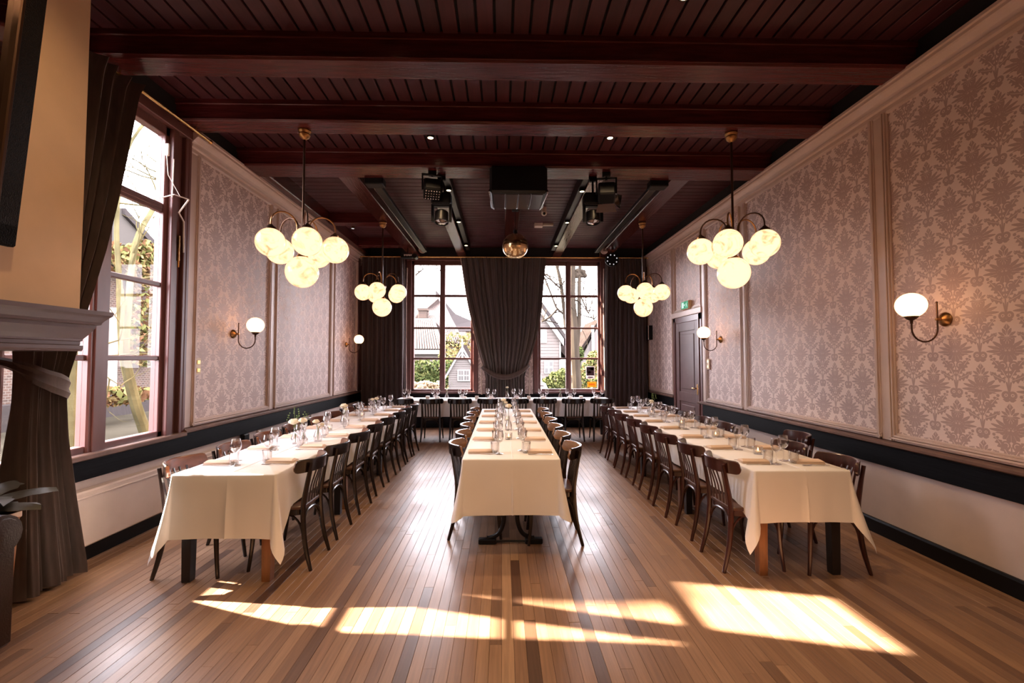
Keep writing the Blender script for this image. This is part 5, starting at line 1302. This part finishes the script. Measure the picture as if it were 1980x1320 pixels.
trunk = [at(1117, 800, TY), at(1116, 745, TY), at(1113, 690, TY), at(1110, 630, TY), at(1106, 575, TY), at(1107, 520, TY), at(1104, 440, TY)]
def burl(t):
    mb = MB(); rd = random.Random(3)
    for k in range(26): mb.ball(at(1122 + rd.uniform(-12, 10), 528 + rd.uniform(-5, 6), TY), .06 + rd.random() * .05, 7, 5)
    tag(obj('burl', mb, M_bark, t), kind='stuff')
tree('bare_tree', 'tall bare tree with grey trunk and a dark burl', [(trunk, .20, .115), ([at(1113, 690, TY), at(1120, 620, TY), at(1120, 560, TY), at(1122, 500, TY), at(1126, 440, TY)], .10, .055),
     ([at(1095, 640, 19), at(1088, 575, 19), at(1083, 540, 19), at(1074, 500, 19), at(1068, 440, 19)], .085, .06), ([at(1098, 612, 19), at(1078, 597, 19), at(1068, 575, 19), at(1052, 535, 19), at(1030, 500, 19)], .05, .025),
     ([at(1086, 560, 19), at(1070, 545, 19), at(1050, 530, 19), at(1035, 522, 19)], .04, .02), ([at(1078, 597, 19), at(1064, 612, 19), at(1048, 622, 19)], .05, .03), ([at(1118, 560, TY), at(1135, 600, TY), at(1150, 620, TY)], .03, .015)], 11, M_bark, 30, (1.0, 2.0), .028, burl)
tree('bare_tree', 'bare tree leaning over the tiled roof, only its twigs in view', [([at(770, 900, 17), at(762, 700, 17), at(775, 560, 17), at(800, 500, 17), at(850, 470, 17)], .2, .06), ([at(775, 560, 17), at(800, 535, 17), at(818, 520, 17)], .06, .02), ([at(800, 500, 17), at(835, 505, 17), at(852, 525, 17)], .03, .012)], 12, M_bark, 8, (.8, 1.4), .02)
# west side: brick house, mossy trees
bh = thing('brick_house', 'old brick house across the yard seen through the side window', 'house', (0, 0, 0), 0)
obj('brick_wall', MB().box(-11.3, -11.0, 2, 34, -.3, 4.4), M_brickwall, bh, smooth=False)
a = atx(205, 490, -11.6); b = atx(236, 402, -14.5); c = atx(330, 545, -11.6)
mb = slab(MB(), [Vector((-11, 2, 4.3)), Vector((-11, 34, 4.3)), Vector((-13.2, 34, 5.0)), Vector((-13.2, 2, 5.0))], (0, 0, .15)); obj('lean_roof', mb, M_slate, bh, smooth=False)
mb = MB()
for px in (219,):
    p = atx(px, 640, -10.98); mb.box(-11.0, -10.93, p.y - .13, p.y + .13, .6, 3.0, .01)
obj('reflection_strip', mb, M_trimw, bh, smooth=False)  # pale strip standing in for the far windows' reflection in the pane
o_ = [(5.88, 4.2), (7.6, 4.2), (7.6, 8.0), (7.3, 8.36), (6.14, 8.36), (6.06, 8.25), (5.88, 7.36)]  # unseen block, outline shaped to cut the sun entering the side window
obj('sun_blocker', slab(MB(), [Vector((-11.6, y, z)) for y, z in o_], (.6, 0, 0)), M_brickwall, bh, smooth=False)
obj('plinth', MB().box(-11.0, -10.85, 2, 34, -.3, .55, .02), M_slate, bh, smooth=False)
gh = thing('grey_gable_house', 'grey gabled roof behind the old brick house', 'house', (0, 0, 0), 0)
ap = atx(236, 402, -17); e1 = atx(345, 520, -17); 
obj('gable_roof', slab(MB(), [Vector((-17, ap.y - (e1.y - ap.y), e1.z)), ap, e1, Vector((-17, e1.y, 2)), Vector((-17, ap.y - (e1.y - ap.y), 2))], (-5, 0, 0)), mat('hazy_grey_roof', (0.04536, 0.04158, 0.0378, 1), spec=0.0, rough=.9), gh, smooth=False)
obj('eave_board', slab(MB(), [ap, e1, e1 + Vector((0, 0, -.3)), ap + Vector((0, 0, -.3))], (.15, 0, 0)), M_slate, gh, smooth=False)
WX = -6.2
tree('mossy_tree', 'leaning mossy tree beside the side window', [([atx(292, 900, WX), atx(285, 850, WX), atx(262, 780, WX), atx(243, 700, WX), atx(236, 640, WX - .2), atx(232, 560, WX - .5)], .10, .055), ([atx(243, 700, WX), atx(248, 600, WX), atx(262, 470, WX - .6), atx(300, 395, WX - 1), atx(322, 330, WX - 1.2)], .05, .045), ([atx(232, 560, WX - .5), atx(226, 420, WX - .8), atx(246, 290, WX - 1), atx(300, 215, WX - 1)], .045, .02)], 21, M_moss, 16, (.8, 1.7), .020)
tree('mossy_tree', 'upright mossy trunk nearer the mantel', [([atx(133, 960, -6.0), atx(136, 850, -6.0), atx(140, 740, -6.0), atx(150, 600, -6.0), atx(168, 420, -6.3)], .09, .06), ([atx(140, 740, -6.0), atx(152, 690, -5.9), atx(165, 640, -5.8)], .03, .015)], 22, M_moss, 7, (.7, 1.4), .018)
foliage('ivy_bank', 'russet ivy growing up the old brick house', 'ivy', [(tuple(atx(278, y, -10.7)), (.25, .5, .6)) for y in (500, 560, 620, 670)] + [(tuple(atx(x, 500, -10.6)), (.3, .9, .4)) for x in (215, 240, 262, 285, 300)] + [(tuple(atx(x, 765, -9.5)), (.4, .8, .2)) for x in (140, 215, 245)], 2600, .20, [M_lf[2], M_lf[3], M_lf[1]], 8, False)
# white outer reveal of the side window
obj('outer_reveal', MB().box(XL - .30, XL - .115, WEST[1] + .11, WEST[1] + .141, WIN_Z[0] + .02, WIN_Z[1] + .15, .006), M_trimw, w1, smooth=False)
# parked car under the clapboard house
cr = thing('parked_car', 'silver car parked below the clapboard house', 'car', (.55, 14.5, -.05), PI / 2)
def carsec(y0, z_w, hw): return [(x, y, z) for x, y, z in ()]
body = [(-2.0, .45, .62), (-1.9, .78, .78), (-1.0, .88, .82), (1.1, .86, .82), (1.85, .72, .78), (2.0, .42, .62)]
obj('car_body', MB().loft([[(x, -hw, .22), (x, hw, .22), (x, hw * 1.02, z * .75), (x, hw * .9, z), (x, -hw * .9, z), (x, -hw * 1.02, z * .75)] for x, z, hw in body]), M_car, cr)
obj('car_cabin', MB().loft([[(x, -hw, .8), (x, hw, .8), (x, hw * .85, z), (x, -hw * .85, z)] for x, z, hw in ((-1.5, .86, .72), (-.8, 1.38, .66), (.45, 1.40, .66), (1.15, .88, .72))]), M_outglass, cr)
for sx in (-1.25, 1.25):
    for sy in (-.78, .78): obj('wheel', MB().lathe([(.0005, -.1), (.30, -.1), (.32, -.06), (.32, .06), (.30, .1), (.0005, .1)], 18, (sx, sy, .32), axis='y'), M_black, cr)
# notices stuck on the far window glass
def notice(label, px0, py0, px1, py1, m, strips):
    a, b = at(px0, py0, YB + .045), at(px1, py1, YB + .045)
    t = thing('window_notice', label, 'notice', ((a.x + b.x) / 2, YB + .046, (a.z + b.z) / 2), 0, 'notices on the far window')
    w_, h_ = (b.x - a.x) / 2, (a.z - b.z) / 2
    obj('sheet', MB().box(-w_, w_, -.002, .002, -h_, h_), m, t, smooth=False)
    for nm, (u0, v0, u1, v1), mm in strips: obj(nm, MB().box(-w_ + 2 * w_ * u0, -w_ + 2 * w_ * u1, -.004, -.002, -h_ + 2 * h_ * v0, -h_ + 2 * h_ * v1), mm, t, smooth=False)
pk = lambda n, c: mat(n, c, .7, trans=.5)
notice('poster with a dark purple and red picture on the far window glass', 1133, 708, 1150, 732, pk('poster_white', (0.527, 0.4675, 0.4675, 1)),
       [('picture', (.06, .26, .94, .95), pk('poster_purple', (0.136, 0.085, 0.119, 1))), ('picture_patch', (.52, .70, .9, .90), pk('poster_rose', (0.408, 0.136, 0.136, 1))), ('picture_patch', (.22, .42, .55, .60), pk('poster_rose', (0.408, 0.136, 0.136, 1))), ('caption', (.2, .07, .8, .17), pk('poster_mauve', (0.289, 0.187, 0.306, 1)))])
notice('orange notice under the poster on the far window glass', 1136, 738, 1153, 748, pk('notice_orange', (0.6375, 0.306, 0.051, 1)), [('letter', (.14 + .12 * k, .35, .14 + .12 * k + .075, .68 - .05 * (k % 2)), pk('notice_red', (0.34, 0.119, 0.034, 1))) for k in range(6)])
notice('small white notice at the lower corner of the far window glass', 1145, 750, 1153, 756, pk('poster_white', (0.527, 0.4675, 0.4675, 1)), [('print', (.2, .4, .8, .6), pk('poster_mauve', (0.289, 0.187, 0.306, 1)))])
